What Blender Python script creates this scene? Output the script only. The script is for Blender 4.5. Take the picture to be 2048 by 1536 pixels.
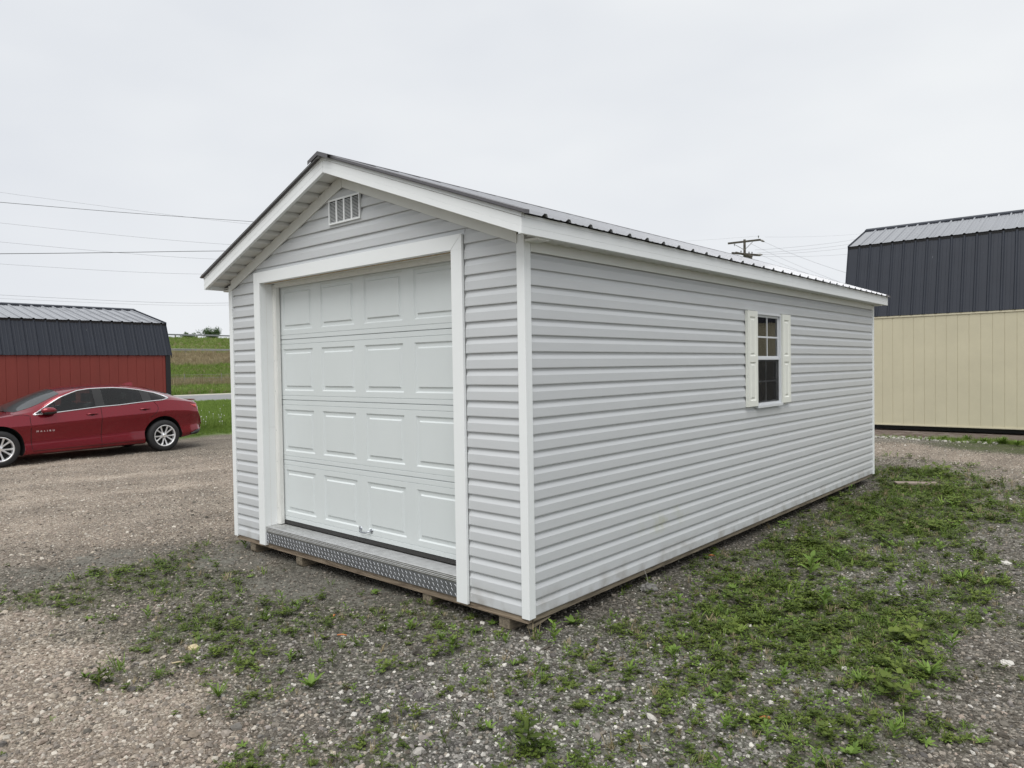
import bpy, math, random
import numpy as np
from mathutils import Vector, Matrix
random.seed(7); rng = np.random.default_rng(7)
S = bpy.context.scene
for o in list(bpy.data.objects): bpy.data.objects.remove(o)

# ------------------------------------------------------------------ camera
CAM = np.array([2.8189, -3.3052, 1.5323]); YAW, PITCH, ROLL, F = 0.7254, -0.0236, -0.0158, 1436.27
def cam_axes():
    ca, sa, cb, sb = math.cos(YAW), math.sin(YAW), math.cos(PITCH), math.sin(PITCH)
    fwd = np.array([-sa*cb, ca*cb, sb]); right = np.array([ca, sa, 0.]); up = np.cross(right, fwd)
    cg, sg = math.cos(ROLL), math.sin(ROLL)
    return cg*right+sg*up, -sg*right+cg*up, fwd
R_, U_, W_ = cam_axes()
cd = bpy.data.cameras.new('camera'); cam = bpy.data.objects.new('camera', cd); S.collection.objects.link(cam)
cd.sensor_width = 36; cd.lens = 36*F/2048; cd.clip_start = .05; cd.clip_end = 3000
M = Matrix(((R_[0], U_[0], -W_[0], CAM[0]), (R_[1], U_[1], -W_[1], CAM[1]), (R_[2], U_[2], -W_[2], CAM[2]), (0, 0, 0, 1)))
cam.matrix_world = M; S.camera = cam
S.render.resolution_x = 1024; S.render.resolution_y = 768

# ------------------------------------------------------------------ sky + sun (overcast)
SUN_EL, SUN_AZ = math.radians(62), math.radians(-62)      # azimuth measured from +x towards +y
w = bpy.data.worlds.new('World'); S.world = w; w.use_nodes = True
nt = w.node_tree; nt.nodes.clear(); N = nt.nodes; Lk = nt.links
out = N.new('ShaderNodeOutputWorld'); bg = N.new('ShaderNodeBackground')
sky = N.new('ShaderNodeTexSky'); sky.sky_type = 'NISHITA'; sky.sun_disc = False
sky.sun_elevation = SUN_EL; sky.sun_rotation = math.radians(90)-SUN_AZ; sky.air_density = 1; sky.dust_density = 2
bw = N.new('ShaderNodeHueSaturation'); bw.inputs['Saturation'].default_value = .06
tc = N.new('ShaderNodeTexCoord'); mp = N.new('ShaderNodeMapping'); mp.inputs['Scale'].default_value = (1, 1, 2.6)
no = N.new('ShaderNodeTexNoise'); no.inputs['Scale'].default_value = 1.6; no.inputs['Detail'].default_value = 4; no.inputs['Roughness'].default_value = .5
cr = N.new('ShaderNodeValToRGB'); cr.color_ramp.elements[0].position = .3; cr.color_ramp.elements[1].position = .7
cr.color_ramp.elements[0].color = (4.55, 4.75, 5.1, 1); cr.color_ramp.elements[1].color = (5.45, 5.6, 5.75, 1)
mx = N.new('ShaderNodeMixRGB'); mx.inputs[0].default_value = .96      # a closed cloud deck hides almost all of the clear sky
Lk.new(tc.outputs['Generated'], mp.inputs[0]); Lk.new(mp.outputs[0], no.inputs['Vector']); Lk.new(no.outputs['Fac'], cr.inputs[0])
Lk.new(sky.outputs[0], bw.inputs['Color']); Lk.new(bw.outputs[0], mx.inputs[1]); Lk.new(cr.outputs[0], mx.inputs[2])
Lk.new(mx.outputs[0], bg.inputs[0]); Lk.new(bg.outputs[0], out.inputs[0]); bg.inputs[1].default_value = .082
sd = bpy.data.lights.new('sun', 'SUN'); sun = bpy.data.objects.new('sun', sd); S.collection.objects.link(sun)
sd.energy = 1.5; sd.angle = math.radians(58); sd.color = (1, .985, .96)
dv = Vector((math.cos(SUN_EL)*math.cos(SUN_AZ), math.cos(SUN_EL)*math.sin(SUN_AZ), math.sin(SUN_EL)))
sun.rotation_euler = dv.to_track_quat('Z', 'Y').to_euler()
S.view_settings.view_transform = 'Standard'; S.view_settings.look = 'None'; S.view_settings.gamma = 1
S.view_settings.exposure = .97

# ------------------------------------------------------------------ pixel -> ground helper for laying things out
GZ = -.13
def ray(px, py):
    return W_ + R_*(px-1024)/F + U_*(768-py)/F
def gp(px, py, z=GZ):
    d = ray(px, py); t = (z-CAM[2])/d[2]; return CAM + t*d
def dp(px, py, depth):
    return CAM + ray(px, py)*depth

# ------------------------------------------------------------------ numpy noise
_perm = rng.random((256, 256))
def vnoise(x, y):
    xi = np.floor(x).astype(int); yi = np.floor(y).astype(int); fx = x-xi; fy = y-yi
    fx = fx*fx*(3-2*fx); fy = fy*fy*(3-2*fy)
    a = _perm[xi & 255, yi & 255]; b = _perm[(xi+1) & 255, yi & 255]; c = _perm[xi & 255, (yi+1) & 255]; d = _perm[(xi+1) & 255, (yi+1) & 255]
    return (a*(1-fx)+b*fx)*(1-fy)+(c*(1-fx)+d*fx)*fy
def fbm(x, y, s=1., o=4):
    r = 0; amp = 1; tot = 0
    for i in range(o):
        r = r+amp*vnoise(x*s+17.3*i, y*s+9.1*i); tot += amp; amp *= .55; s *= 2.03
    return r/tot

# ------------------------------------------------------------------ materials
def mat(name, col, rough=.6, metal=0., noise=None, bump=None, spec=.5, coat=0., stretch=None):
    """noise=(scale, amount[, detail]) varies the base colour, bump=(scale, strength, dist)."""
    m = bpy.data.materials.new(name); m.use_nodes = True; t = m.node_tree; b = t.nodes['Principled BSDF']
    b.inputs['Roughness'].default_value = rough; b.inputs['Metallic'].default_value = metal
    b.inputs['Specular IOR Level'].default_value = spec; b.inputs['Coat Weight'].default_value = coat
    b.inputs['Base Color'].default_value = (*col, 1)
    co = t.nodes.new('ShaderNodeTexCoord'); mpn = t.nodes.new('ShaderNodeMapping'); t.links.new(co.outputs['Object'], mpn.inputs[0])
    if stretch: mpn.inputs['Scale'].default_value = stretch
    if noise:
        n = t.nodes.new('ShaderNodeTexNoise'); n.inputs['Scale'].default_value = noise[0]; n.inputs['Detail'].default_value = 6
        n.inputs['Roughness'].default_value = .65
        t.links.new(mpn.outputs[0], n.inputs['Vector'])
        r = t.nodes.new('ShaderNodeValToRGB'); a = noise[1]
        r.color_ramp.elements[0].position = .25; r.color_ramp.elements[1].position = .75
        r.color_ramp.elements[0].color = (*[c*(1-a) for c in col], 1); r.color_ramp.elements[1].color = (*[min(1, c*(1+a)) for c in col], 1)
        t.links.new(n.outputs['Fac'], r.inputs[0]); t.links.new(r.outputs[0], b.inputs['Base Color'])
    if bump:
        n = t.nodes.new('ShaderNodeTexNoise'); n.inputs['Scale'].default_value = bump[0]; n.inputs['Detail'].default_value = 5
        t.links.new(mpn.outputs[0], n.inputs['Vector'])
        bp = t.nodes.new('ShaderNodeBump'); bp.inputs['Strength'].default_value = bump[1]; bp.inputs['Distance'].default_value = bump[2]
        t.links.new(n.outputs['Fac'], bp.inputs['Height']); t.links.new(bp.outputs[0], b.inputs['Normal'])
    return m

def siding_mat(name, col):
    """vinyl with faint dirt streaks, fine grain and a faint algae blush low on the long wall"""
    m = mat(name, col, .42, noise=(2.2, .035), bump=(60, .10, .002), stretch=(1, 1, 6))
    t = m.node_tree; b = t.nodes['Principled BSDF']; src = b.inputs['Base Color'].links[0].from_socket
    g = t.nodes.new('ShaderNodeNewGeometry'); sx = t.nodes.new('ShaderNodeSeparateXYZ'); t.links.new(g.outputs['Position'], sx.inputs[0])
    def gauss(sock, c, wd):
        a = t.nodes.new('ShaderNodeMath'); a.operation = 'SUBTRACT'; t.links.new(sock, a.inputs[0]); a.inputs[1].default_value = c
        d = t.nodes.new('ShaderNodeMath'); d.operation = 'DIVIDE'; t.links.new(a.outputs[0], d.inputs[0]); d.inputs[1].default_value = wd
        e = t.nodes.new('ShaderNodeMath'); e.operation = 'MULTIPLY'; t.links.new(d.outputs[0], e.inputs[0]); t.links.new(d.outputs[0], e.inputs[1])
        f = t.nodes.new('ShaderNodeMath'); f.operation = 'SUBTRACT'; f.use_clamp = True; f.inputs[0].default_value = 1; t.links.new(e.outputs[0], f.inputs[1])
        return f.outputs[0]
    gy = gauss(sx.outputs['Y'], 1.65, .42); gz = gauss(sx.outputs['Z'], .32, .10)
    n = t.nodes.new('ShaderNodeTexNoise'); n.inputs['Scale'].default_value = 6; n.inputs['Detail'].default_value = 9; t.links.new(g.outputs['Position'], n.inputs['Vector'])
    rr = t.nodes.new('ShaderNodeMapRange'); rr.inputs[1].default_value = .45; rr.inputs[2].default_value = .75; t.links.new(n.outputs['Fac'], rr.inputs[0])
    m1 = t.nodes.new('ShaderNodeMath'); m1.operation = 'MULTIPLY'; t.links.new(gy, m1.inputs[0]); t.links.new(gz, m1.inputs[1])
    m2 = t.nodes.new('ShaderNodeMath'); m2.operation = 'MULTIPLY'; t.links.new(m1.outputs[0], m2.inputs[0]); t.links.new(rr.outputs[0], m2.inputs[1])
    mixn = t.nodes.new('ShaderNodeMixRGB'); mixn.inputs[2].default_value = (.42, .43, .30, 1); t.links.new(m2.outputs[0], mixn.inputs[0]); t.links.new(src, mixn.inputs[1])
    # splash dirt along the lowest course
    dz = t.nodes.new('ShaderNodeMapRange'); dz.inputs[1].default_value = .16; dz.inputs[2].default_value = 0; t.links.new(sx.outputs['Z'], dz.inputs[0])
    d2 = t.nodes.new('ShaderNodeMath'); d2.operation = 'MULTIPLY'; t.links.new(dz.outputs[0], d2.inputs[0]); t.links.new(rr.outputs[0], d2.inputs[1])
    d3 = t.nodes.new('ShaderNodeMath'); d3.operation = 'MULTIPLY'; t.links.new(d2.outputs[0], d3.inputs[0]); d3.inputs[1].default_value = .7
    mixd = t.nodes.new('ShaderNodeMixRGB'); mixd.inputs[2].default_value = (.22, .19, .15, 1); t.links.new(d3.outputs[0], mixd.inputs[0]); t.links.new(mixn.outputs[0], mixd.inputs[1])
    t.links.new(mixd.outputs[0], b.inputs['Base Color'])
    return m

def wood_mat(name, c1, c2, axis):
    m = bpy.data.materials.new(name); m.use_nodes = True; t = m.node_tree; b = t.nodes['Principled BSDF']; b.inputs['Roughness'].default_value = .8
    co = t.nodes.new('ShaderNodeTexCoord'); mpn = t.nodes.new('ShaderNodeMapping'); t.links.new(co.outputs['Object'], mpn.inputs[0])
    mpn.inputs['Scale'].default_value = {'x': (1.2, 9, 16), 'y': (9, 1.2, 16), 'z': (9, 9, 1.2)}[axis]
    n = t.nodes.new('ShaderNodeTexNoise'); n.inputs['Scale'].default_value = 3; n.inputs['Detail'].default_value = 8; n.inputs['Distortion'].default_value = 1.5
    t.links.new(mpn.outputs[0], n.inputs['Vector']); r = t.nodes.new('ShaderNodeValToRGB')
    r.color_ramp.elements[0].position = .35; r.color_ramp.elements[1].position = .66
    r.color_ramp.elements[0].color = (*c1, 1); r.color_ramp.elements[1].color = (*c2, 1)
    t.links.new(n.outputs['Fac'], r.inputs[0]); t.links.new(r.outputs[0], b.inputs['Base Color'])
    bp = t.nodes.new('ShaderNodeBump'); bp.inputs['Strength'].default_value = .4; bp.inputs['Distance'].default_value = .004
    t.links.new(n.outputs['Fac'], bp.inputs['Height']); t.links.new(bp.outputs[0], b.inputs['Normal'])
    return m

def glass_mat(name, tint, fac_base=.08, trans=True, dark=(.01, .012, .012)):
    m = bpy.data.materials.new(name); m.use_nodes = True; t = m.node_tree; t.nodes.clear()
    o = t.nodes.new('ShaderNodeOutputMaterial'); g = t.nodes.new('ShaderNodeBsdfGlossy'); g.inputs['Roughness'].default_value = .02
    g.inputs['Color'].default_value = (1, 1, 1, 1)
    if trans:
        b = t.nodes.new('ShaderNodeBsdfTransparent'); b.inputs[0].default_value = (*tint, 1)
    else:
        b = t.nodes.new('ShaderNodeBsdfPrincipled'); b.inputs['Base Color'].default_value = (*dark, 1); b.inputs['Roughness'].default_value = .3
    f = t.nodes.new('ShaderNodeFresnel'); f.inputs[0].default_value = 1.5 if trans else 1.3
    mxs = t.nodes.new('ShaderNodeMixShader'); t.links.new(f.outputs[0], mxs.inputs[0]); t.links.new(b.outputs[0], mxs.inputs[1]); t.links.new(g.outputs[0], mxs.inputs[2])
    t.links.new(mxs.outputs[0], o.inputs[0]); return m

def leaf_mat(name, c1, c2, trans=.25):
    """leaf colour between two greens, picked per instance or per face cluster"""
    m = bpy.data.materials.new(name); m.use_nodes = True; t = m.node_tree; b = t.nodes['Principled BSDF']; b.inputs['Roughness'].default_value = .6
    b.inputs['Specular IOR Level'].default_value = .3
    oi = t.nodes.new('ShaderNodeObjectInfo'); g = t.nodes.new('ShaderNodeNewGeometry')
    add = t.nodes.new('ShaderNodeMath'); add.operation = 'ADD'; t.links.new(oi.outputs['Random'], add.inputs[0]); t.links.new(g.outputs['Random Per Island'], add.inputs[1])
    h = t.nodes.new('ShaderNodeMath'); h.operation = 'MULTIPLY'; h.inputs[1].default_value = .5; t.links.new(add.outputs[0], h.inputs[0])
    r = t.nodes.new('ShaderNodeValToRGB'); r.color_ramp.elements[0].color = (*c1, 1); r.color_ramp.elements[1].color = (*c2, 1)
    r.color_ramp.elements[0].position = .15; r.color_ramp.elements[1].position = .85
    t.links.new(h.outputs[0], r.inputs[0]); t.links.new(r.outputs[0], b.inputs['Base Color'])
    o = t.nodes['Material Output']; tr = t.nodes.new('ShaderNodeBsdfTranslucent'); t.links.new(r.outputs[0], tr.inputs[0])
    ms = t.nodes.new('ShaderNodeMixShader'); ms.inputs[0].default_value = trans
    t.links.new(b.outputs[0], ms.inputs[1]); t.links.new(tr.outputs[0], ms.inputs[2]); t.links.new(ms.outputs[0], o.inputs[0])
    return m

MT = {
 'siding': siding_mat('grey_vinyl_siding', (.535, .55, .56)),
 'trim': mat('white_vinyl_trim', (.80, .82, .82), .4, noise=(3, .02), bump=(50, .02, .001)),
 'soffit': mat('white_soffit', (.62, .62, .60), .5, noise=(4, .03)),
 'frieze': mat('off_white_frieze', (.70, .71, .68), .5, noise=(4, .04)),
 'door': mat('garage_door_paint', (.635, .672, .672), .38, noise=(2.5, .025), bump=(45, .12, .0015), stretch=(1, 1, .35)),
 'stop': mat('door_stop_white', (.76, .76, .73), .5, noise=(6, .06), stretch=(3, 3, .6)),
 'rubber': mat('black_rubber', (.035, .034, .033), .6),
 'roofmetal': mat('grey_roof_metal', (.30, .305, .32), .30, metal=.6, noise=(3, .08), coat=.8),
 'darkedge': mat('dark_roof_edge', (.10, .095, .10), .4, metal=.2, noise=(8, .1)),
 'alu': mat('ribbed_aluminium', (.56, .56, .55), .36, metal=.9, noise=(14, .18), bump=(90, .15, .001)),
 'plate': mat('diamond_plate', (.26, .27, .29), .42, metal=.75, noise=(9, .25)),
 'lug': mat('diamond_lug', (.40, .41, .43), .34, metal=.8),
 'chrome': mat('chrome', (.88, .89, .90), .16, metal=.85),
 'lettering': mat('bright_lettering', (.85, .85, .86), .35, metal=.3),
 'brush': mat('zinc_handle', (.45, .47, .5), .28, metal=1),
 'shutter': mat('cream_shutter', (.76, .77, .71), .5, noise=(10, .02)),
 'sash': mat('white_sash', (.62, .64, .66), .4),
 'sashdark': mat('muntin_behind_screen', (.6, .61, .63), .5),
 'woodx': wood_mat('treated_wood_x', (.13, .095, .065), (.34, .27, .195), 'x'),
 'woody': wood_mat('treated_wood_y', (.11, .09, .065), (.27, .225, .16), 'y'),
 'inside': wood_mat('plywood_inside', (.36, .26, .16), (.58, .44, .28), 'z'),
 'glass': glass_mat('window_glass', (.80, .82, .80)),
 'tan': mat('tan_panel_paint', (.50, .462, .335), .75, noise=(1.4, .07), bump=(38, .22, .004)),
 'tantrim': mat('tan_trim_paint', (.50, .46, .34), .7, noise=(4, .05)),
 'red': mat('red_panel_paint', (.205, .034, .024), .6, noise=(3, .08), bump=(30, .2, .004), stretch=(1, 1, .3)),
 'blacktrim': mat('black_trim', (.012, .012, .014), .5),
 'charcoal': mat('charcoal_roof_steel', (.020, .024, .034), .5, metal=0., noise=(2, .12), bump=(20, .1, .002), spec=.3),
 'charcoalsheen': mat('charcoal_roof_steel_sky_sheen', (.07, .075, .09), .25, metal=.5, noise=(2, .12), spec=1., coat=1.),  # same steel, colour lightened for the sky sheen on the upper pitch
 'oldwood': wood_mat('weathered_skid', (.16, .115, .09), (.36, .30, .26), 'x'),
 'pole': wood_mat('weathered_pole', (.035, .03, .024), (.09, .08, .06), 'z'),
 'wire': mat('wire', (.10, .10, .11), .6), 'wiref': mat('far_wire', (.25, .25, .27), .7),
 'galv': mat('galvanised_rail', (.27, .28, .29), .6, metal=.2, noise=(1, .1)),
 'post': mat('rail_post', (.22, .21, .19), .7),
 'paint': mat('dark_red_car_paint', (.215, .005, .015), .24, metal=.6, coat=.9, spec=.4),
 'carglass': glass_mat('tinted_car_glass', (.50, .58, .56), trans=True),
 'carglassd': glass_mat('dark_car_glass', (0, 0, 0), trans=False, dark=(.02, .024, .024)),
 'tyre': mat('tyre_rubber', (.018, .018, .019), .75, noise=(8, .2)),
 'rim': mat('silver_alloy', (.82, .82, .83), .30, metal=.6),
 'wheelwell': mat('wheel_well_black', (.008, .008, .008), .9),
 'lens': mat('red_lamp_lens', (.5, .012, .015), .12, coat=1.),
 'seat': mat('car_seat_fabric', (.10, .10, .10), .8),
 'blackplastic': mat('black_plastic', (.015, .015, .015), .5),
 'concrete': mat('broken_concrete', (.15, .145, .135), .9, noise=(40, .8), bump=(30, .5, .01)),
 'whitestone': mat('white_stone', (.50, .48, .44), .8, noise=(20, .1)),
 'bark': mat('bark', (.08, .06, .04), .9, noise=(10, .3)),
 'orange': mat('dry_orange_leaf', (.45, .16, .05), .7), 'straw': mat('straw', (.50, .42, .26), .8),
 'leafa': leaf_mat('weed_leaf', (.070, .125, .018), (.19, .29, .055)),
 'leafb': leaf_mat('clover_leaf', (.042, .070, .010), (.135, .18, .032)),
 'lawn': leaf_mat('lawn_blade', (.085, .15, .022), (.22, .31, .06)),
 'dryg': leaf_mat('dry_weed_blade', (.17, .14, .08), (.36, .30, .18)),
 'bushleaf': leaf_mat('bush_leaf', (.05, .09, .035), (.13, .19, .08), .3),
 'puff': mat('seed_head', (.6, .6, .56), .9),
 'puddle': mat('fine_damp_silt', (.17, .165, .145), .7, noise=(12, .2)),
}

# ------------------------------------------------------------------ mesh helpers
class MB:
    def __init__(s): s.v = []; s.f = []
    def add(s, vs, fs):
        n = len(s.v); s.v += [tuple(map(float, p)) for p in vs]; s.f += [tuple(n+i for i in f) for f in fs]; return s
    def box(s, x0, x1, y0, y1, z0, z1):
        return s.add([(x0, y0, z0), (x1, y0, z0), (x1, y1, z0), (x0, y1, z0), (x0, y0, z1), (x1, y0, z1), (x1, y1, z1), (x0, y1, z1)],
                     [(0, 3, 2, 1), (4, 5, 6, 7), (0, 1, 5, 4), (1, 2, 6, 5), (2, 3, 7, 6), (3, 0, 4, 7)])
    def obox(s, o, a, b, c):
        """box from corner o with edge vectors a,b,c"""
        o, a, b, c = map(np.array, (o, a, b, c)); P = [o, o+a, o+a+b, o+b, o+c, o+a+c, o+a+b+c, o+b+c]
        return s.add(P, [(0, 3, 2, 1), (4, 5, 6, 7), (0, 1, 5, 4), (1, 2, 6, 5), (2, 3, 7, 6), (3, 0, 4, 7)])
    def extr(s, prof, A, B, p0, p1, closed=True, caps=True):
        A, B, p0, p1 = map(np.array, (A, B, p0, p1)); n = len(prof)
        V = [p0+a*A+b*B for a, b in prof]+[p1+a*A+b*B for a, b in prof]
        Fs = [(i, (i+1) % n, n+(i+1) % n, n+i) for i in range(n if closed else n-1)]
        if caps and closed: Fs += [tuple(range(n))[::-1], tuple(range(n, 2*n))]
        return s.add(V, Fs)
    def tube(s, pts, r, k=6, caps=True):
        pts = [np.array(p, float) for p in pts]; rr = r if hasattr(r, '__len__') else [r]*len(pts); V = []
        for i, p in enumerate(pts):
            d = pts[min(i+1, len(pts)-1)]-pts[max(i-1, 0)]; d /= np.linalg.norm(d)+1e-12
            u = np.cross(d, (0, 0, 1) if abs(d[2]) < .9 else (1, 0, 0)); u /= np.linalg.norm(u); v = np.cross(d, u)
            V += [p+rr[i]*(math.cos(2*math.pi*j/k)*u+math.sin(2*math.pi*j/k)*v) for j in range(k)]
        Fs = [(i*k+j, i*k+(j+1) % k, (i+1)*k+(j+1) % k, (i+1)*k+j) for i in range(len(pts)-1) for j in range(k)]
        if caps: Fs += [tuple(range(k))[::-1], tuple((len(pts)-1)*k+j for j in range(k))]
        return s.add(V, Fs)
    def lathe(s, prof, c, axis, k=40, closed=False):
        """prof: (radius, along)"""
        c = np.array(c, float); ax = np.array(axis, float); u = np.cross(ax, (0, 0, 1.)); u /= np.linalg.norm(u); v = np.cross(ax, u); V = []
        for r, a in prof:
            V += [c+ax*a+r*(math.cos(2*math.pi*j/k)*u+math.sin(2*math.pi*j/k)*v) for j in range(k)]
        n = len(prof); Fs = [(i*k+j, i*k+(j+1) % k, ((i+1) % n)*k+(j+1) % k, ((i+1) % n)*k+j) for i in range(n if closed else n-1) for j in range(k)]
        return s.add(V, Fs)
    def build(s, name, material, parent=None, bevel=0, smooth=False, kind=None, label=None, fixn=True):
        me = bpy.data.meshes.new(name); me.from_pydata(s.v, [], s.f); me.update()
        if fixn:
            import bmesh
            b = bmesh.new(); b.from_mesh(me); bmesh.ops.recalc_face_normals(b, faces=b.faces); b.to_mesh(me); b.free()
        return link(name, me, material, parent, bevel, smooth, kind, label)
def link(name, me, material, parent=None, bevel=0, smooth=False, kind=None, label=None):
    if material is not None and not me.materials: me.materials.append(MT[material] if isinstance(material, str) else material)
    o = bpy.data.objects.new(name, me); S.collection.objects.link(o)
    if parent is not None: o.parent = parent
    if smooth: me.polygons.foreach_set('use_smooth', [True]*len(me.polygons))
    if bevel:
        m = o.modifiers.new('bevel', 'BEVEL'); m.width = bevel; m.segments = 2; m.limit_method = 'ANGLE'
    if kind: o['kind'] = kind
    if label: o['label'] = label
    return o
def thing(name, label, cat, loc=(0, 0, 0), group=None):
    o = bpy.data.objects.new(name, None); S.collection.objects.link(o); o.location = loc; o['label'] = label; o['category'] = cat
    o.empty_display_size = .2
    if group: o['group'] = group
    return o
def tag(o, label, cat, group=None):
    o['label'] = label; o['category'] = cat
    if group: o['group'] = group
    return o
def B(*a): return MB().box(*a)

# ================================================================== GROUND
def smooth(a, b, x):
    t = np.clip((x-a)/(b-a), 0, 1); return t*t*(3-2*t)
prof_w = np.array([-3000, 36, 48, 60, 66, 70, 78, 85, 92, 95, 100, 112, 124, 128, 3000.])
prof_z = np.array([0, 0, 0, .15, .40, .62, 1.5, 2.62, 4.05, 4.25, 4.45, 6.2, 7.72, 7.8, 7.8])
def ground_h(x, y):
    far = np.interp(-x, prof_w, prof_z)+smooth(-56, -75, x)*(fbm(x, y, .25, 3)-.5)*.35
    near = (fbm(x, y, .9, 4)-.5)*.05+(fbm(x+40, y, 4., 3)-.5)*.02
    # the lot is packed flat where cars and buildings stand
    flat = 1-.8*np.clip(1-np.hypot((x+1.8)/3.2, (y-3.6)/5), 0, 1)
    nearw = smooth(-40, -25, x)
    return GZ+far+near*nearw*flat
# surface cover samples: (px, py, green, tan, light, mud) in the photograph's ground plane
SMP = """100 1000 0 1 0 0;300 950 0 1 0 0;450 950 0 1 0 0;200 1080 0 1 0 0;0 1050 0 1 0 0;420 1040 .02 .8 0 0;0 940 0 1 0 0;430 890 .1 .5 0 .2;100 1110 0 .7 0 .5
50 1150 .12 .2 0 .9;200 1120 .05 .3 0 .9;300 1140 .5 0 0 .6;250 1155 .5 .1 0 .6;440 1155 .45 0 .1 .6;600 1170 .05 0 0 1;520 1120 .05 .2 0 1;700 1190 .1 0 0 1;850 1230 .4 0 .1 .6;950 1240 .35 0 .2 .4
100 1215 .4 .2 0 .3;380 1250 .6 0 .2 .2;250 1250 .2 .3 0 .4;500 1230 .45 0 .2 .5;600 1245 .45 0 .2 .5;150 1300 0 1 .2 0;50 1400 0 1 .2 0;300 1400 .03 1 .2 0;400 1480 0 1 .4 0;250 1520 0 1 .3 0;0 1250 .02 .9 .1 0
450 1320 .4 .1 .2 .2;330 1330 .35 .4 .2 0;350 1370 .3 .6 .2 0;450 1390 .4 .2 .4 0;550 1330 .3 0 .2 .4;650 1300 .25 0 .3 .5;750 1300 .2 0 .3 .5;850 1300 .3 0 .3 .3;950 1290 .35 0 .4 .3;600 1420 .08 .3 .5 0
700 1400 .15 0 .5 .1;800 1380 .15 0 .6 0;560 1490 .45 .3 .5 0;560 1520 .3 .5 .5 0;720 1510 .5 .1 .5 0;830 1460 .4 0 .6 0;900 1400 .15 0 .8 0;950 1500 .1 0 .9 0;1000 1420 .25 0 .8 0;1000 1350 .35 0 .6 0
1060 1300 .15 0 .7 0;1100 1260 .08 0 .3 0;1150 1300 .25 0 .7 0;1250 1250 .45 0 .4 0;1200 1205 .04 0 .1 0;1350 1170 .3 0 .2 0;1300 1200 .35 0 .3 0;1300 1145 0 0 .1 0;1450 1070 0 0 .1 0;1600 1010 .04 0 .1 0;1700 972 .12 .1 .3 0
1400 1250 .75 0 .2 0;1500 1180 .8 0 .1 0;1450 1130 .4 0 .1 0;1600 1100 .85 0 0 0;1700 1020 .85 0 0 0;1850 980 .85 0 0 0;1950 1010 .6 .2 .2 0;2040 1000 .4 .3 .3 0;1850 1060 .75 0 .1 0;1750 1100 .45 0 .4 0
1900 1100 .45 0 .3 0;1980 1080 .2 .1 .4 0;1750 1170 .35 0 .5 0;1650 1200 .6 0 .2 0;1600 1280 .75 0 .2 0;1750 1260 .8 0 0 0;1850 1270 .65 0 .2 0;1900 1200 .5 0 .3 0;1960 1180 .45 0 .3 0;1550 1330 .4 0 .6 0
1450 1330 .55 0 .3 0;1350 1330 .35 0 .7 0;1250 1350 .5 0 .6 0;1150 1400 .35 0 .8 0;1250 1420 .25 0 .8 0;1350 1400 .6 0 .5 0;1450 1430 .3 0 .8 0;1550 1430 .6 0 .4 0;1650 1400 .4 0 .6 0;1700 1330 .7 0 .2 0
1800 1350 .7 0 .1 0;1800 1430 .65 0 .1 0;1700 1470 .5 0 .3 0;1600 1510 .5 0 .5 0;1500 1510 .3 0 .8 0;1350 1500 .5 0 .6 0;1200 1510 .4 0 .8 0;1100 1500 .4 0 .8 0;1050 1460 .25 0 .8 0
1980 1300 0 .15 .2 0;2030 1200 .03 .15 .2 0;1950 1400 .03 .15 .2 0;1880 1500 0 .2 .2 0;2040 1500 0 .3 .2 0;2045 1100 .12 .1 .3 0;1800 900 0 1 .3 0;2000 920 0 1 .3 0;2048 955 .1 .7 .3 0;1765 930 .12 .4 .4 0
1790 945 .6 0 .1 0;1780 876 .2 .3 1 0;1960 889 .75 0 .3 0;2045 894 .9 0 0 0;1900 960 .5 .2 .3 0"""
SM_ = 0
sm = np.array([[float(v) for v in s.split()] for s in SMP.replace('\n', ';').split(';')])
SP = np.array([gp(a, b)[:2] for a, b in sm[:, :2]]); SV = sm[:, 2:].copy(); SV[:, 0] *= np.where(sm[:, 0] < 1020, .84, .95)
SP = np.vstack([SP, [(-8, -3), (-12, -6), (8, -2), (6, -8), (0, -8), (5, 12), (-5, 12), (8, 8), (-9, 9), (-4.5, 8)]])
SV = np.vstack([SV, [(0, 1, 0, 0), (0, 1, 0, 0), (0, .3, .2, 0), (.1, .5, .2, 0), (0, 1, 0, 0), (0, 1, .3, 0), (0, 1, .3, 0), (.3, .5, .2, 0), (0, 1, .1, 0), (.1, .8, .1, 0)]])
def cover(x, y):
    x = np.asarray(x, float); y = np.asarray(y, float); sh = x.shape; x = x.ravel(); y = y.ravel(); out_ = np.zeros((len(x), 4))
    for i in range(0, len(x), 20000):
        xx = x[i:i+20000]; yy = y[i:i+20000]
        wx = xx+(fbm(xx+5, yy, 1.4, 3)-.5)*.5; wy = yy+(fbm(xx, yy+31, 1.4, 3)-.5)*.5
        d2 = (wx[:, None]-SP[None, :, 0])**2+(wy[:, None]-SP[None, :, 1])**2
        # wider kernels far from the camera where samples are sparse
        wt = 1/(d2+.012)**2.1; out_[i:i+20000] = (wt@SV)/wt.sum(1)[:, None]
    return out_.reshape(*sh, 4)
def patchy(g, x, y):
    """turn smooth green density into clumpy patches"""
    n = .40*fbm(x, y, 2.6, 4)+.35*fbm(x+9, y+3, 7., 3)+.25*fbm(x+2, y+5, 17., 2)
    return np.clip((g-(1-n)*1.10+.30)*1.75, 0, 1)*np.clip(g*7, 0, 1)

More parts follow.
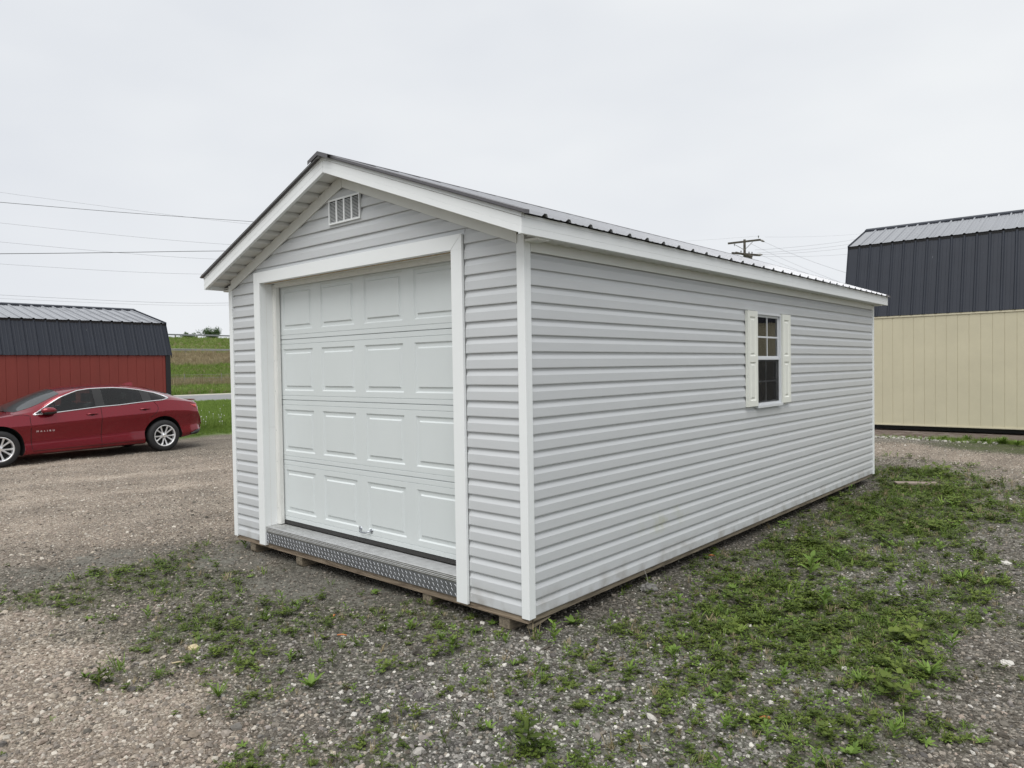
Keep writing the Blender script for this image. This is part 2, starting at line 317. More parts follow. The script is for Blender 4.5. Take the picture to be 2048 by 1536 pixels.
TD = gp(460, 962)-gp(0, 1012); TD = TD[:2]/np.linalg.norm(TD[:2]); TN = np.array([-TD[1], TD[0]]); T0_ = gp(0, 1012)[:2]
def track(x, y):
    """packed wheel tracks across the brown gravel: finer and paler"""
    v = (x-T0_[0])*TN[0]+(y-T0_[1])*TN[1]+.5*(fbm(x, y, .35, 2)-.5); r = 0
    for c, w_ in ((0, .22), (1.7, .25), (-2.1, .3), (4.4, .35), (6.2, .35)): r = r+np.exp(-((v-c)/w_)**2)
    return np.clip(r, 0, 1)*np.clip(.4+fbm(x+3, y, 1.1, 3), 0, 1)
def axis_lines(segs):
    o = []
    for a, b, st in segs: o += list(np.arange(a, b, st))
    return np.array(o+[segs[-1][1]])
gx = np.concatenate([-np.geomspace(150, 2400, 12)[::-1], axis_lines([(-140, -36, 1.), (-36, -16, .5), (-16, -7, .2), (-7, 5.4, .05), (5.4, 12, .4), (12, 60, 4.)]), np.geomspace(90, 2400, 8)])
gy = np.concatenate([-np.geomspace(30, 2400, 12)[::-1], axis_lines([(-24, -4, 1.), (-4, 9, .05), (9, 16, .2), (16, 90, 1.2)]), np.geomspace(100, 2400, 12)])
GX, GY = np.meshgrid(gx, gy, indexing='ij'); GH = ground_h(GX, GY)
nx, ny = GX.shape; V = np.stack([GX, GY, GH], -1).reshape(-1, 3)
idx = np.arange(nx*ny).reshape(nx, ny)
FA = np.stack([idx[:-1, :-1], idx[1:, :-1], idx[1:, 1:], idx[:-1, 1:]], -1).reshape(-1, 4)
me = bpy.data.meshes.new('ground'); me.vertices.add(len(V)); me.vertices.foreach_set('co', V.ravel())
me.loops.add(FA.size); me.loops.foreach_set('vertex_index', FA.ravel()); me.polygons.add(len(FA))
me.polygons.foreach_set('loop_start', np.arange(len(FA))*4); me.polygons.foreach_set('loop_total', np.full(len(FA), 4)); me.update(); me.validate()
CV = cover(GX, GY); green = patchy(CV[..., 0], GX, GY)
# grass verge, road side and embankment cover (metres west of the shed)
wv = -GX; edge = 15.4+(fbm(GX, GY, .7, 3)-.5)*1.2
verge = smooth(edge-.4, edge+.7, wv)*(GY > -60)
brown = np.clip(smooth(84, 87, wv)*(1-smooth(94, 96, wv))+.45*smooth(103, 106, wv)*(1-smooth(117, 122, wv))+.35*smooth(66, 70, wv)*fbm(GX, GY, .1, 3), 0, 1)
darkw = smooth(60, 63, wv)*(1-smooth(68, 71, wv))
col = np.zeros((nx*ny, 4)); col[:, 0] = (np.maximum(green, .75*np.clip(CV[..., 0]*1.1*(.35+fbm(GX, GY, 1.7, 3)), 0, 1))*(1-verge)).ravel(); col[:, 1] = (CV[..., 1]).ravel(); col[:, 2] = CV[..., 2].ravel(); col[:, 3] = CV[..., 3].ravel()
at = me.color_attributes.new('cover', 'FLOAT_COLOR', 'POINT'); at.data.foreach_set('color', col.ravel())
col2 = np.zeros((nx*ny, 4)); col2[:, 0] = verge.ravel(); col2[:, 1] = brown.ravel(); col2[:, 2] = darkw.ravel(); col2[:, 3] = (track(GX, GY)*CV[..., 1]).ravel()
at = me.color_attributes.new('far_cover', 'FLOAT_COLOR', 'POINT'); at.data.foreach_set('color', col2.ravel())
me.polygons.foreach_set('use_smooth', [True]*len(me.polygons))

def ground_material():
    m = bpy.data.materials.new('gravel_lot'); m.use_nodes = True; t = m.node_tree; b = t.nodes['Principled BSDF']; L = t.links.new
    def node(k, **kw):
        n = t.nodes.new(k)
        for a, v in kw.items(): setattr(n, a, v)
        return n
    def mix(f, a, c):
        n = node('ShaderNodeMixRGB')
        if hasattr(f, 'node'): L(f, n.inputs[0])
        else: n.inputs[0].default_value = f
        for i, s_ in ((1, a), (2, c)):
            if hasattr(s_, 'node'): L(s_, n.inputs[i])
            else: n.inputs[i].default_value = (*s_, 1)
        return n.outputs[0]
    g = node('ShaderNodeNewGeometry'); P = g.outputs['Position']
    a1 = node('ShaderNodeAttribute', attribute_name='cover'); a2 = node('ShaderNodeAttribute', attribute_name='far_cover')
    s1 = node('ShaderNodeSeparateColor'); L(a1.outputs['Color'], s1.inputs[0]); s2 = node('ShaderNodeSeparateColor'); L(a2.outputs['Color'], s2.inputs[0])
    vo = node('ShaderNodeTexVoronoi'); vo.inputs['Scale'].default_value = 58; L(P, vo.inputs['Vector'])
    ve = node('ShaderNodeTexVoronoi', feature='DISTANCE_TO_EDGE'); ve.inputs['Scale'].default_value = 58; L(P, ve.inputs['Vector'])
    sc = node('ShaderNodeSeparateColor'); L(vo.outputs['Color'], sc.inputs[0])
    def ramp(sock, *els):
        r = node('ShaderNodeValToRGB'); cr_ = r.color_ramp
        while len(cr_.elements) < len(els): cr_.elements.new(.5)
        for e, (p, c) in zip(cr_.elements, els): e.position = p; e.color = (*c, 1)
        L(sock, r.inputs[0]); return r.outputs[0]
    tan = ramp(sc.outputs[0], (0, (.19, .152, .12)), (.35, (.275, .228, .182)), (.7, (.36, .303, .245)), (1, (.45, .40, .335)))
    dark = ramp(sc.outputs[0], (0, (.040, .036, .028)), (.4, (.085, .077, .062)), (.75, (.15, .138, .115)), (1, (.30, .27, .23)))
    light = ramp(sc.outputs[0], (0, (.06, .055, .05)), (.4, (.15, .14, .13)), (.75, (.27, .26, .24)), (1, (.45, .43, .40)))
    base = mix(s1.outputs[1], mix(s1.outputs[2], dark, light), tan)
    big = node('ShaderNodeTexNoise'); big.inputs['Scale'].default_value = 1.3; big.inputs['Detail'].default_value = 6; L(P, big.inputs['Vector'])
    br = node('ShaderNodeMapRange'); br.inputs[1].default_value = .3; br.inputs[2].default_value = .7; br.inputs[3].default_value = .72; br.inputs[4].default_value = 1.22; L(big.outputs['Fac'], br.inputs[0])
    mul = node('ShaderNodeVectorMath', operation='SCALE'); L(base, mul.inputs[0])
    tb = node('ShaderNodeMath', operation='MULTIPLY_ADD'); L(a2.outputs['Alpha'], tb.inputs[0]); tb.inputs[1].default_value = .22; L(br.outputs[0], tb.inputs[2]); L(tb.outputs[0], mul.inputs['Scale'])
    er = node('ShaderNodeMapRange'); er.inputs[1].default_value = 0; er.inputs[2].default_value = .18; er.inputs[3].default_value = .45; er.inputs[4].default_value = 1; L(ve.outputs['Distance'], er.inputs[0])
    mul2 = node('ShaderNodeVectorMath', operation='SCALE'); L(mul.outputs[0], mul2.inputs[0]); L(er.outputs[0], mul2.inputs['Scale'])
    # damp silt
    fn = node('ShaderNodeTexNoise'); fn.inputs['Scale'].default_value = 25; fn.inputs['Detail'].default_value = 8; L(P, fn.inputs['Vector'])
    silt = ramp(fn.outputs['Fac'], (.3, (.085, .08, .066)), (.7, (.20, .195, .17)))
    mudn = node('ShaderNodeTexNoise'); mudn.inputs['Scale'].default_value = 5; mudn.inputs['Detail'].default_value = 5; L(P, mudn.inputs['Vector'])
    mm = node('ShaderNodeMath', operation='MULTIPLY'); L(a1.outputs['Alpha'], mm.inputs[0]); L(mudn.outputs['Fac'], mm.inputs[1])
    mr = node('ShaderNodeMapRange'); mr.inputs[1].default_value = .3; mr.inputs[2].default_value = .55; mr.inputs[4].default_value = .85; L(mm.outputs[0], mr.inputs[0])
    c = mix(mr.outputs[0], mul2.outputs[0], silt)
    # moss and clover film
    moss = ramp(fn.outputs['Fac'], (.3, (.030, .038, .012)), (.55, (.062, .082, .022)), (.75, (.12, .135, .05)))
    ms = node('ShaderNodeMath', operation='MULTIPLY'); L(s1.outputs[0], ms.inputs[0]); ms.inputs[1].default_value = .8
    c = mix(ms.outputs[0], c, moss)
    # verge + embankment
    vn = node('ShaderNodeTexNoise'); vn.inputs['Scale'].default_value = .5; vn.inputs['Detail'].default_value = 10; L(P, vn.inputs['Vector'])
    grass = ramp(vn.outputs['Fac'], (.3, (.07, .12, .022)), (.5, (.11, .17, .035)), (.7, (.17, .21, .06)))
    vb = node('ShaderNodeTexNoise'); vb.inputs['Scale'].default_value = 1.7; vb.inputs['Detail'].default_value = 8; L(P, vb.inputs['Vector'])
    dry = ramp(vb.outputs['Fac'], (.3, (.14, .12, .065)), (.7, (.29, .24, .15)))
    grass = mix(s2.outputs[1], grass, dry)
    wk = ramp(vb.outputs['Fac'], (.3, (.055, .065, .03)), (.7, (.11, .12, .055)))
    grass = mix(s2.outputs[2], grass, wk)
    c = mix(s2.outputs[0], c, grass)
    L(c, b.inputs['Base Color']); b.inputs['Roughness'].default_value = .9; b.inputs['Specular IOR Level'].default_value = .25
    bp = node('ShaderNodeBump'); bp.inputs['Strength'].default_value = .9; bp.inputs['Distance'].default_value = .012
    L(ve.outputs['Distance'], bp.inputs['Height']); L(bp.outputs[0], b.inputs['Normal'])
    return m
MT['ground'] = ground_material()
go = link('ground', me, 'ground'); go['kind'] = 'structure'

def strip(name, x0, x1, lift, material, y0=-60, y1=160, step=2.):
    ys = np.arange(y0, y1+step, step); xs = np.linspace(x0, x1, 9); v = [(x+.25*math.sin(y*.05), y, float(ground_h(np.array(x), np.array(y)))+lift) for y in ys for x in xs]
    f = [(i*9+j, i*9+j+1, (i+1)*9+j+1, (i+1)*9+j) for i in range(len(ys)-1) for j in range(8)]
    m = MB(); m.add(v, f); o = m.build(name, material); o['kind'] = 'structure'; return o
MT['asphalt'] = mat('pale_asphalt', (.20, .20, .205), .9, noise=(2, .15)); MT['shoulder'] = mat('pale_gravel_shoulder', (.38, .36, .31), .9, noise=(3, .2))
strip('road_shoulder', -48.8, -35.2, .04, 'shoulder'); strip('road', -46.6, -37.0, .048, 'asphalt')

# ================================================================== GARAGE SHED
Wd, Ln, C = 3.6304, 7.3406, .1016; XC = -Wd/2; SL = .367
shed = thing('garage_shed', 'large light grey vinyl sided portable garage with white trim and a roll up door', 'shed', (0, 0, GZ))
SH0 = Vector((0, 0, -GZ))
def sb(m, name, material, parent=shed, **k):
    o = m.build(name, material, parent, **k)
    o.location = SH0 if parent is shed else Vector((0, 0, 0)); return o
# inner shell walls (plywood seen from inside), with window opening
def wall_shell():
    m = MB(); t = .03; i0 = .021
    yo = (3.41, 3.995); zo = (1.12, 2.0)
    for (a, b2, c0, c1) in ((.05, yo[0], 0, 2.3), (yo[1], Ln-.05, 0, 2.3), (yo[0], yo[1], 0, zo[0]), (yo[0], yo[1], zo[1], 2.3)):
        m.box(-i0-t, -i0, a, b2, c0, c1)
    return m
sb(wall_shell(), 'side_wall', 'inside')
sb(B(-Wd+.016, -Wd+.046, .05, Ln-.05, 0, 2.3), 'side_wall', 'inside')
def gable_poly(y0, y1, hole=None):
    m = MB(); pts = [(-Wd+.016, 0), (-.016, 0), (-.016, 2.3), (XC, 2.3+SL*(Wd/2-.016)), (-Wd+.016, 2.3)]
    if hole is None:
        m.extr([(x, z) for x, z in pts], (1, 0, 0), (0, 0, 1), (0, y0, 0), (0, y1, 0))
    else:
        x0, x1, zt = hole
        m.extr([(-Wd+.016, 0), (x0, 0), (x0, zt), (-Wd+.016, zt)], (1, 0, 0), (0, 0, 1), (0, y0, 0), (0, y1, 0))
        m.extr([(x1, 0), (-.016, 0), (-.016, zt), (x1, zt)], (1, 0, 0), (0, 0, 1), (0, y0, 0), (0, y1, 0))
        m.extr([(-Wd+.016, zt), (-.016, zt), (XC, 2.3+SL*(Wd/2-.016)), (-Wd+.016, 2.301)], (1, 0, 0), (0, 0, 1), (0, y0, 0), (0, y1, 0))
    return m
sb(gable_poly(.021, .05, (-3.052, -.608, 2.302)), 'gable_wall', 'inside')
sb(gable_poly(Ln-.05, Ln-.016), 'gable_wall', 'inside')
sb(B(-Wd+.05, -.05, .05, Ln-.05, .08, .11), 'floor', 'inside')
# siding: Dutch lap course profile (outward, up)
DL = [(-.015, .0), (.001, .0), (.002, .005), (.0005, .057), (-.0105, .083), (-.0125, .104), (-.0155, .104)]
def course(p0, p1, outw, z, h=C, dz=0.0, dout=0.0):
    m = MB(); s = h/C
    prof = [(a, b*s) for a, b in DL]
    m.extr(prof, outw, (0, 0, 1), (p0[0]+outw[0]*dout, p0[1]+outw[1]*dout, z+dz), (p1[0]+outw[0]*dout, p1[1]+outw[1]*dout, z+dz)); return m
for k in range(22):
    z = k*C
    j = random.uniform(-.0006, .0006)
    sb(course((-Wd+.054, 0), (-3.152, 0), (0, -1, 0), z), 'siding_board', 'siding')
    sb(course((-.508, 0), (-.054, 0), (0, -1, 0), z, dz=j), 'siding_board', 'siding')
    # long side wall, with lap seams staggered per double course and the window cut out
    cuts = [.054]+([2.66] if (k//2) % 3 == 1 else [4.98] if (k//2) % 3 == 2 else [3.9])+[Ln-.054]
    hole = (3.39, 4.0) if (z+C > 1.13 and z < 2.0) else None
    segs = []
    for a, b2 in zip(cuts[:-1], cuts[1:]):
        if hole and a < hole[0] < b2: segs.append((a, hole[0]))
        if hole and a < hole[1] < b2: segs.append((hole[1], b2))
        if hole and not (a < hole[0] < b2) and not (a < hole[1] < b2):
            segs.append((a, b2))
        if not hole: segs.append((a, b2))
    for i, (a, b2) in enumerate(segs):
        if b2-a < .02: continue
        lap = .0 if i == 0 else -.0012
        sb(course((0, a-(.012 if i else 0)), (0, b2), (1, 0, 0), z, dout=lap, dz=(.0012 if i % 2 else 0)+j), 'siding_board', 'siding')
    sb(course((-Wd, .054), (-Wd, Ln-.054), (-1, 0, 0), z), 'siding_board', 'siding')
    sb(course((-Wd+.054, Ln), (-.054, Ln), (0, 1, 0), z), 'siding_board', 'siding')
# gable courses above the door
for k in range(22, 30):
    z = k*C; hw = (2.985-z)/SL; hw2 = min(hw, Wd/2-.054)
    if hw2 < .08: continue
    for y, o_ in ((0, (0, -1, 0)), (Ln, (0, 1, 0))):
        if y == 0 and z < 2.39:
            zt = z
            sb(course((XC-hw2, y), (-3.152, y), o_, z), 'siding_board', 'siding'); sb(course((-.508, y), (XC+hw2, y), o_, z), 'siding_board', 'siding')
            if z+C > 2.40:
                pass
        else: sb(course((XC-hw2, y), (XC+hw2, y), o_, z), 'siding_board', 'siding')
# strip of the course that the head trim cuts through
m = MB(); m.extr([(-.012, 0), (.0, 0), (-.0105, .052), (-.014, .052)], (0, -1, 0), (0, 0, 1), (-3.152, 0, 2.39), (-.508, 0, 2.39)); sb(m, 'siding_board', 'siding')
# corner posts
def post(cx, cy, sx, sy):
    m = MB(); w_ = .054; p = .008
    prof = [(sx*p, -sy*p), (sx*p, sy*w_*0-sy*p)]
    x0, x1 = sorted((cx+sx*p, cx-sx*w_)); y0, y1 = sorted((cy+sy*p, cy-sy*w_))
    m.box(x0, x1, min(cy+sy*p, cy-sy*.014), max(cy+sy*p, cy-sy*.014), -.012, 2.335)
    m.box(min(cx+sx*(p-.0005), cx-sx*.014), max(cx+sx*(p-.0005), cx-sx*.014), *sorted((cy-sy*.0142, cy-sy*w_)), -.012, 2.305)
    return m
for a in ((0, 0, 1, -1), (-Wd, 0, -1, -1), (0, Ln, 1, 1), (-Wd, Ln, -1, 1)):
    sb(post(*a), 'corner_post', 'trim', bevel=.002)
# rake trim under the gable soffit
for yy, sgn in ((0, -1), (Ln, 1)):
    for s in (-1, 1):
        m = MB(); m.extr([(0, -.092), (.014, -.092), (.014, 0), (0, 0)], (0, sgn, 0), (0, 0, 1), (XC+s*.0015, yy, 3.023), (XC+s*(Wd/2-.046), yy, 3.023-SL*(Wd/2-.046)))
        sb(m, 'rake_trim', 'frieze', bevel=.0015)
# frieze boards on long walls
for x, sg in ((0, 1), (-Wd, -1)):
    sb(B(*sorted((x, x+sg*.010)), .056, Ln-.056, 2.232, 2.302), 'frieze_board', 'frieze', bevel=.0015)
OX, OY = .138, .178
# gable soffit panels: each slat its own piece, stepping like real vented soffit
for yy0, yy1 in ((-OY+.03, 0.0), (Ln, Ln+OY-.03)):
    for s in (-1, 1):
        n = 13; span = Wd/2+OX-.02
        for i in range(n):
            a = span*i/n; b2 = span*(i+1)/n-.001
            pr_ = [(a+.006, .006), (a+.014, -.002), (b2-.004, -.020), (b2, -.018), (b2, .012), (a+.006, .012)] if s == 1 else [(a+.004, .012), (a+.004, -.022), (a+.012, -.022), (b2-.012, .0), (b2-.004, .006), (b2-.004, .012)]
            m = MB(); m.extr(pr_, (s, 0, -SL), (0, 0, 1), (XC, yy0, 3.034), (XC, yy1, 3.034))
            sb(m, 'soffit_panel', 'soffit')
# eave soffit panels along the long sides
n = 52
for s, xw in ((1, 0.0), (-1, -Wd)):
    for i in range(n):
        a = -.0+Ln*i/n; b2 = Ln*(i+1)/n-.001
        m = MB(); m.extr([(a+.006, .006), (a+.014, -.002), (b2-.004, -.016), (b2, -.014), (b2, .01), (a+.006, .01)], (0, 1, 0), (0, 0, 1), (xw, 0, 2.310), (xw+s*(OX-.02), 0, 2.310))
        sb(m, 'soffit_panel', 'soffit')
# small returns at the eave ends
for yy in (-.0, Ln):
    for s, xw in ((1, .008), (-1, -Wd-.008)):
        sb(B(*sorted((xw, xw+s*(OX-.03))), *sorted((yy-.002*(1 if yy == 0 else -1), yy+(.10 if yy == 0 else -.10))), 2.285, 2.3005), 'soffit_end_block', 'frieze')
# rake fascia with a groove line and a crown strip, eave fascia
def fprof(h):
    g = h*.42
    return [(0, 0), (.026, 0), (.026, g), (.0245, g+.0015), (.026, g+.003), (.026, h-.001), (0, h-.001)]
for yy, sgn in ((-OY+.026, -1), (Ln+OY-.026, 1)):
    for s in (-1, 1):
        x1 = XC+s*(Wd/2+OX-.026*0); dz = SL*(Wd/2+OX)
        m = MB(); m.extr(fprof(.093), (0, sgn, 0), (0, 0, 1), (XC+s*.0012, yy, 3.013), (x1-s*.001, yy, 3.013-dz)); sb(m, 'rake_fascia', 'trim')
        m = MB(); m.extr([(.0, .094), (.027, .094), (.030, .097), (.022, .121), (.0, .121)], (0, sgn, 0), (0, 0, 1), (XC+s*.0012, yy, 3.013), (x1, yy, 3.013-dz)); sb(m, 'crown_strip', 'trim')
        m = MB(); m.extr([(-.01, .122), (.040, .119), (.043, .121), (.043, .141), (-.01, .146)], (0, sgn, 0), (0, 0, 1), (XC+s*.05, yy, 3.013-SL*.05), (x1+s*.03, yy, 3.013-dz-SL*.03)); sb(m, 'drip_edge', 'darkedge')
for s, xe in ((1, OX-.026), (-1, -Wd-OX+.026)):
    m = MB(); m.extr(fprof(.092), (s, 0, 0), (0, 0, 1), (xe, -OY+.001, 2.2965), (xe, Ln+OY-.001, 2.2965)); sb(m, 'eave_fascia', 'trim')
    m = MB(); m.extr([(0, .0925), (.0255, .0925), (.0255, .112), (0, .121)], (s, 0, 0), (0, 0, 1), (xe, -OY+.03, 2.2965), (xe, Ln+OY-.03, 2.2965)); sb(m, 'sub_fascia', 'trim')
# roof sheets
def rib_profile(y0, y1, pitch=.2286, phase=0., hgt=.019, minor=True):
    ys = [(y0, 0)]
    k = math.ceil((y0-phase+.03)/pitch)
    while phase+k*pitch+.03 < y1:
        c = phase+k*pitch
        ys += [(c-.030, 0), (c-.011, hgt), (c+.011, hgt), (c+.030, 0)]
        if minor:
            for q in (1/3, 2/3):
                mcx = c+pitch*q
                if mcx+.012 < y1: ys += [(mcx-.012, 0), (mcx-.006, .003), (mcx+.006, .003), (mcx+.012, 0)]
        k += 1
    return ys+[(y1, 0)]
def sheet(ys, pa, pb, along, up, th=.0012):
    """ys profile along 'along' axis; pa eave point, pb ridge point (at profile coordinate 0)"""
    m = MB(); A = np.array(along, float); U = np.array(up, float); pa = np.array(pa, float); pb = np.array(pb, float); n = len(ys); Vv = []
    for p in (pa, pb):
        Vv += [p+a*A+h*U for a, h in ys]; Vv += [p+a*A+(h-th)*U for a, h in ys]
    Fs = []
    for i in range(n-1):
        Fs += [(i, i+1, 2*n+i+1, 2*n+i), (n+i+1, n+i, 3*n+i, 3*n+i+1), (i+1, i, n+i, n+i+1), (2*n+i, 2*n+i+1, 3*n+i+1, 3*n+i)]
    return m.add(Vv, Fs)
ZR = 3.137
for s in (-1, 1):
    xe = XC+s*(Wd/2+OX+.03); zd = ZR-SL*(Wd/2+OX+.03)
    y = -OY-.028; i = 0
    while y < Ln+OY+.02:
        y2 = min((-.2286/2+.9144*(i+1)), Ln+OY+.028)
        up = np.array((s*SL, 0, 1.)); up /= np.linalg.norm(up)
        ys = rib_profile(y, y2-.0008, phase=0.0)
        m = sheet(ys, (xe+random.uniform(-.003, .003), 0, zd+.0006*(i % 2)), (XC+s*.012, 0, ZR+.0006*(i % 2)-SL*.012), (0, 1, 0), up); sb(m, 'roof_sheet', 'roofmetal', fixn=False)
        y = y2; i += 1
m = MB()
for s in (-1, 1):
    m.extr([(0, 0), (s*.13, -SL*.13), (s*.13, -SL*.13-.004), (0, -.004)], (1, 0, 0), (0, 0, 1), (XC, -OY-.045, ZR+.024), (XC, Ln+OY+.045, ZR+.024))
m.extr([(-.13, -SL*.13), (0, 0), (.13, -SL*.13), (.13, -SL*.13-.03), (0, -.03), (-.13, -SL*.13-.03)], (1, 0, 0), (0, 0, 1), (XC, -OY-.046, ZR+.023), (XC, -OY-.0452, ZR+.023))
sb(m, 'ridge_cap', 'darkedge')
# ---- door trim, jambs, stops
T0, T1 = -3.150, -.511
tp = lambda: None
m = MB(); m.box(T0, -3.05, -.024, -.002, -.018, 2.303); m.box(-3.0535, -3.05, -.002, .040, -.0175, 2.303)
m.add([(T0, -.024, 2.303), (-3.05, -.024, 2.303), (T0, -.024, 2.402), (T0, -.002, 2.303), (-3.05, -.002, 2.303), (T0, -.002, 2.402)], [(0, 1, 2), (3, 5, 4), (0, 3, 4, 1), (1, 4, 5, 2), (0, 2, 5, 3)])
m.box(T0-.012, T0+.02, .0155, .0205, -.01, 2.39); sb(m, 'door_trim', 'trim', bevel=.0015)
m = MB(); m.box(T1-.02, T1+.012, .0155, .0205, -.01, 2.39); m.box(-.6115, T1, -.024, -.002, -.018, 2.303); m.box(-.6115, -.608, -.002, .040, -.0175, 2.303)
m.add([(-.6115, -.024, 2.303), (T1, -.024, 2.303), (T1, -.024, 2.402), (-.6115, -.002, 2.303), (T1, -.002, 2.303), (T1, -.002, 2.402)], [(0, 1, 2), (3, 5, 4), (0, 3, 4, 1), (1, 4, 5, 2), (0, 2, 5, 3)])
sb(m, 'door_trim', 'trim', bevel=.0015)
m = MB(); m.add([(T0+.001, -.0245, 2.402), (-3.049, -.0245, 2.3045), (-.6125, -.0245, 2.3045), (T1-.001, -.0245, 2.402)]+[(T0+.001, -.002, 2.402), (-3.049, -.002, 2.3045), (-.6125, -.002, 2.3045), (T1-.001, -.002, 2.402)],
    [(0, 1, 2, 3), (4, 7, 6, 5), (0, 4, 5, 1), (1, 5, 6, 2), (2, 6, 7, 3), (3, 7, 4, 0)])
m.box(-3.05, -.612, -.002, .040, 2.3045, 2.308); sb(m, 'door_head_trim', 'trim', bevel=.0015)
for x0, x1 in ((-3.064, -3.0512), (-.6095, -.598)):
    sb(B(x0, x1, .041, .20, .152, 1.03), 'door_jamb', 'trim'); sb(B(x0, x1, .041, .20, 1.031, 2.305), 'door_jamb', 'trim')
sb(B(-3.0505, -.6105, .0405, .20, 2.3055, 2.317), 'door_jamb', 'frieze')
for x0, x1, xr in ((-3.051, -3.010, -3.000), (-.650, -.610, -.66)):
    m = MB(); m.box(x0, x1, .10, .143, .156, 2.298); m.box(*sorted((x1 if xr > x1 else x0, xr)), .104, .143, .157, 2.296); sb(m, 'door_stop', 'stop', bevel=.0015)
m = MB(); m.box(-3.01, -.65, .10, .143, 2.280, 2.3085); m.box(-3.01, -.65, .108, .143, 2.271, 2.2798); sb(m, 'door_stop', 'stop', bevel=.0015)
# nails in the stop
m = MB()
for z in (.3, .72, 1.0, 1.35, 1.62, 1.85, 2.05, 2.24):
    m.lathe([(.004, 0), (.003, .0015), (.0, .002)], (-3.033, .0998, z), (0, -1, 0), 8)
sb(m, 'nail_heads', 'brush', kind='stuff')
# ---- overhead door: backing slab and four sections
DY = .152; X0, X1 = -3.06, -.60
door = sb(B(X0+.01, X1-.01, DY+.014, DY+.04, .20, 2.32), 'garage_door', 'door')
def section(z0, z1, last=False):
    m = MB(); px = [(-2.975+.594*i, -2.975+.594*i+.465) for i in range(4)]; zt = z1-.086; zb = z0+.083
    xs = [X0]+[v for p in px for v in p]+[X1]
    prof = [z0+.001, z0+.004, z0+.037, z0+.0395, z0+.042, zb, zt, z1-.0455, z1-.043, z1-.0405, z1-.004, z1-.001]
    dep = [.008, 0, 0, .0045, 0, 0, 0, 0, .0045, 0, 0, .008]
    n = len(xs); Vv = [(x, DY+d, z) for z, d in zip(prof, dep) for x in xs]; Fs = []
    for r in range(len(prof)-1):
        for c in range(n-1):
            if r == 5 and c % 2 == 1: continue
            Fs.append((r*n+c, r*n+c+1, (r+1)*n+c+1, (r+1)*n+c))
    m.add(Vv, Fs)
    for a, b2 in px:
        R = [(0, 0), (.010, .010), (.034, .010), (.044, .0)]; vv = []
        for ins, d in R: vv += [(a+ins, DY+d, zb+ins), (b2-ins, DY+d, zb+ins), (b2-ins, DY+d, zt-ins), (a+ins, DY+d, zt-ins)]
        ff = [(4*i+j, 4*i+(j+1) % 4, 4*(i+1)+(j+1) % 4, 4*(i+1)+j) for i in range(3) for j in range(4)]+[(12, 13, 14, 15)]
        m.add(vv, ff)
    me_ = bpy.data.meshes.new('x'); return m
for z0, z1 in ((.188, .733), (.733, 1.272), (1.272, 1.808), (1.808, 2.345)):
    o = section(z0, z1); o = o.build('door_section', 'door', door, fixn=False)
    for p in o.data.polygons: pass
m = B(X0+.02, X1-.02, DY-.004, DY+.012, .158, .187); m.build('bottom_seal', 'rubber', door)
hd = MB()
for hx in (-1.886, -1.742):
    hd.lathe([(.0, .004), (.014, .0035), (.019, .001), (.019, -.002)], (hx, DY-.002, .262), (0, -1, 0), 16)
pts = [(-1.880, DY-.004, .264), (-1.872, DY-.020, .256), (-1.85, DY-.034, .25), (-1.814, DY-.038, .248), (-1.778, DY-.034, .25), (-1.756, DY-.020, .256), (-1.748, DY-.004, .264)]
hd.tube(pts, .0065, 10); hd.build('pull_handle', 'brush', door, smooth=True)
# ---- threshold: ribbed aluminium tread, nosing, diamond plate
m = MB(); pr = [(-.012, .104), (-.014, .112), (-.011, .114), (-.014, .122), (-.011, .125), (-.014, .134), (-.010, .137), (-.014, .146), (-.008, .1515)]
y = -.004
while y < .145:
    pr += [(y, .1500), (y+.002, .1518), (y+.0045, .1518), (y+.0062, .1500)]; y += .0075
pr += [(.16, .150), (.16, .128), (-.006, .104)]
m.extr([(a, b2) for a, b2 in pr], (0, 1, 0), (0, 0, 1), (-3.049, 0, 0), (-.613, 0, 0)); th = sb(m, 'threshold_tread', 'alu')
pl = sb(B(-3.049, -.613, -.010, .004, .006, .1038), 'diamond_plate', 'plate')
m = MB()
for i in range(53):
    for r in range(3):
        for q in (0, 1):
            cx = -3.025+i*.046+q*.023+(r % 2)*.0115; cz = .0215+r*.0312+(.004 if q else -.002)
            if cx > -.63: continue
            a = math.radians(-52 if q == 0 else 46); L_, w_ = .0165, .0023
            ux, uz = math.cos(a), math.sin(a); vx, vz = -uz, ux
            m.add([(cx-ux*L_, -.0102, cz-uz*L_*.85), (cx+vx*w_, -.0102, cz+vz*w_), (cx+ux*L_, -.0102, cz+uz*L_*.85), (cx-vx*w_, -.0102, cz-vz*w_), (cx-ux*L_*.5, -.0118, cz-uz*L_*.42), (cx+ux*L_*.5, -.0118, cz+uz*L_*.42)],
                  [(0, 3, 4), (3, 5, 4), (3, 2, 5), (2, 1, 5), (1, 4, 5), (1, 0, 4)])
m.build('tread_lugs', 'lug', pl, kind='stuff')
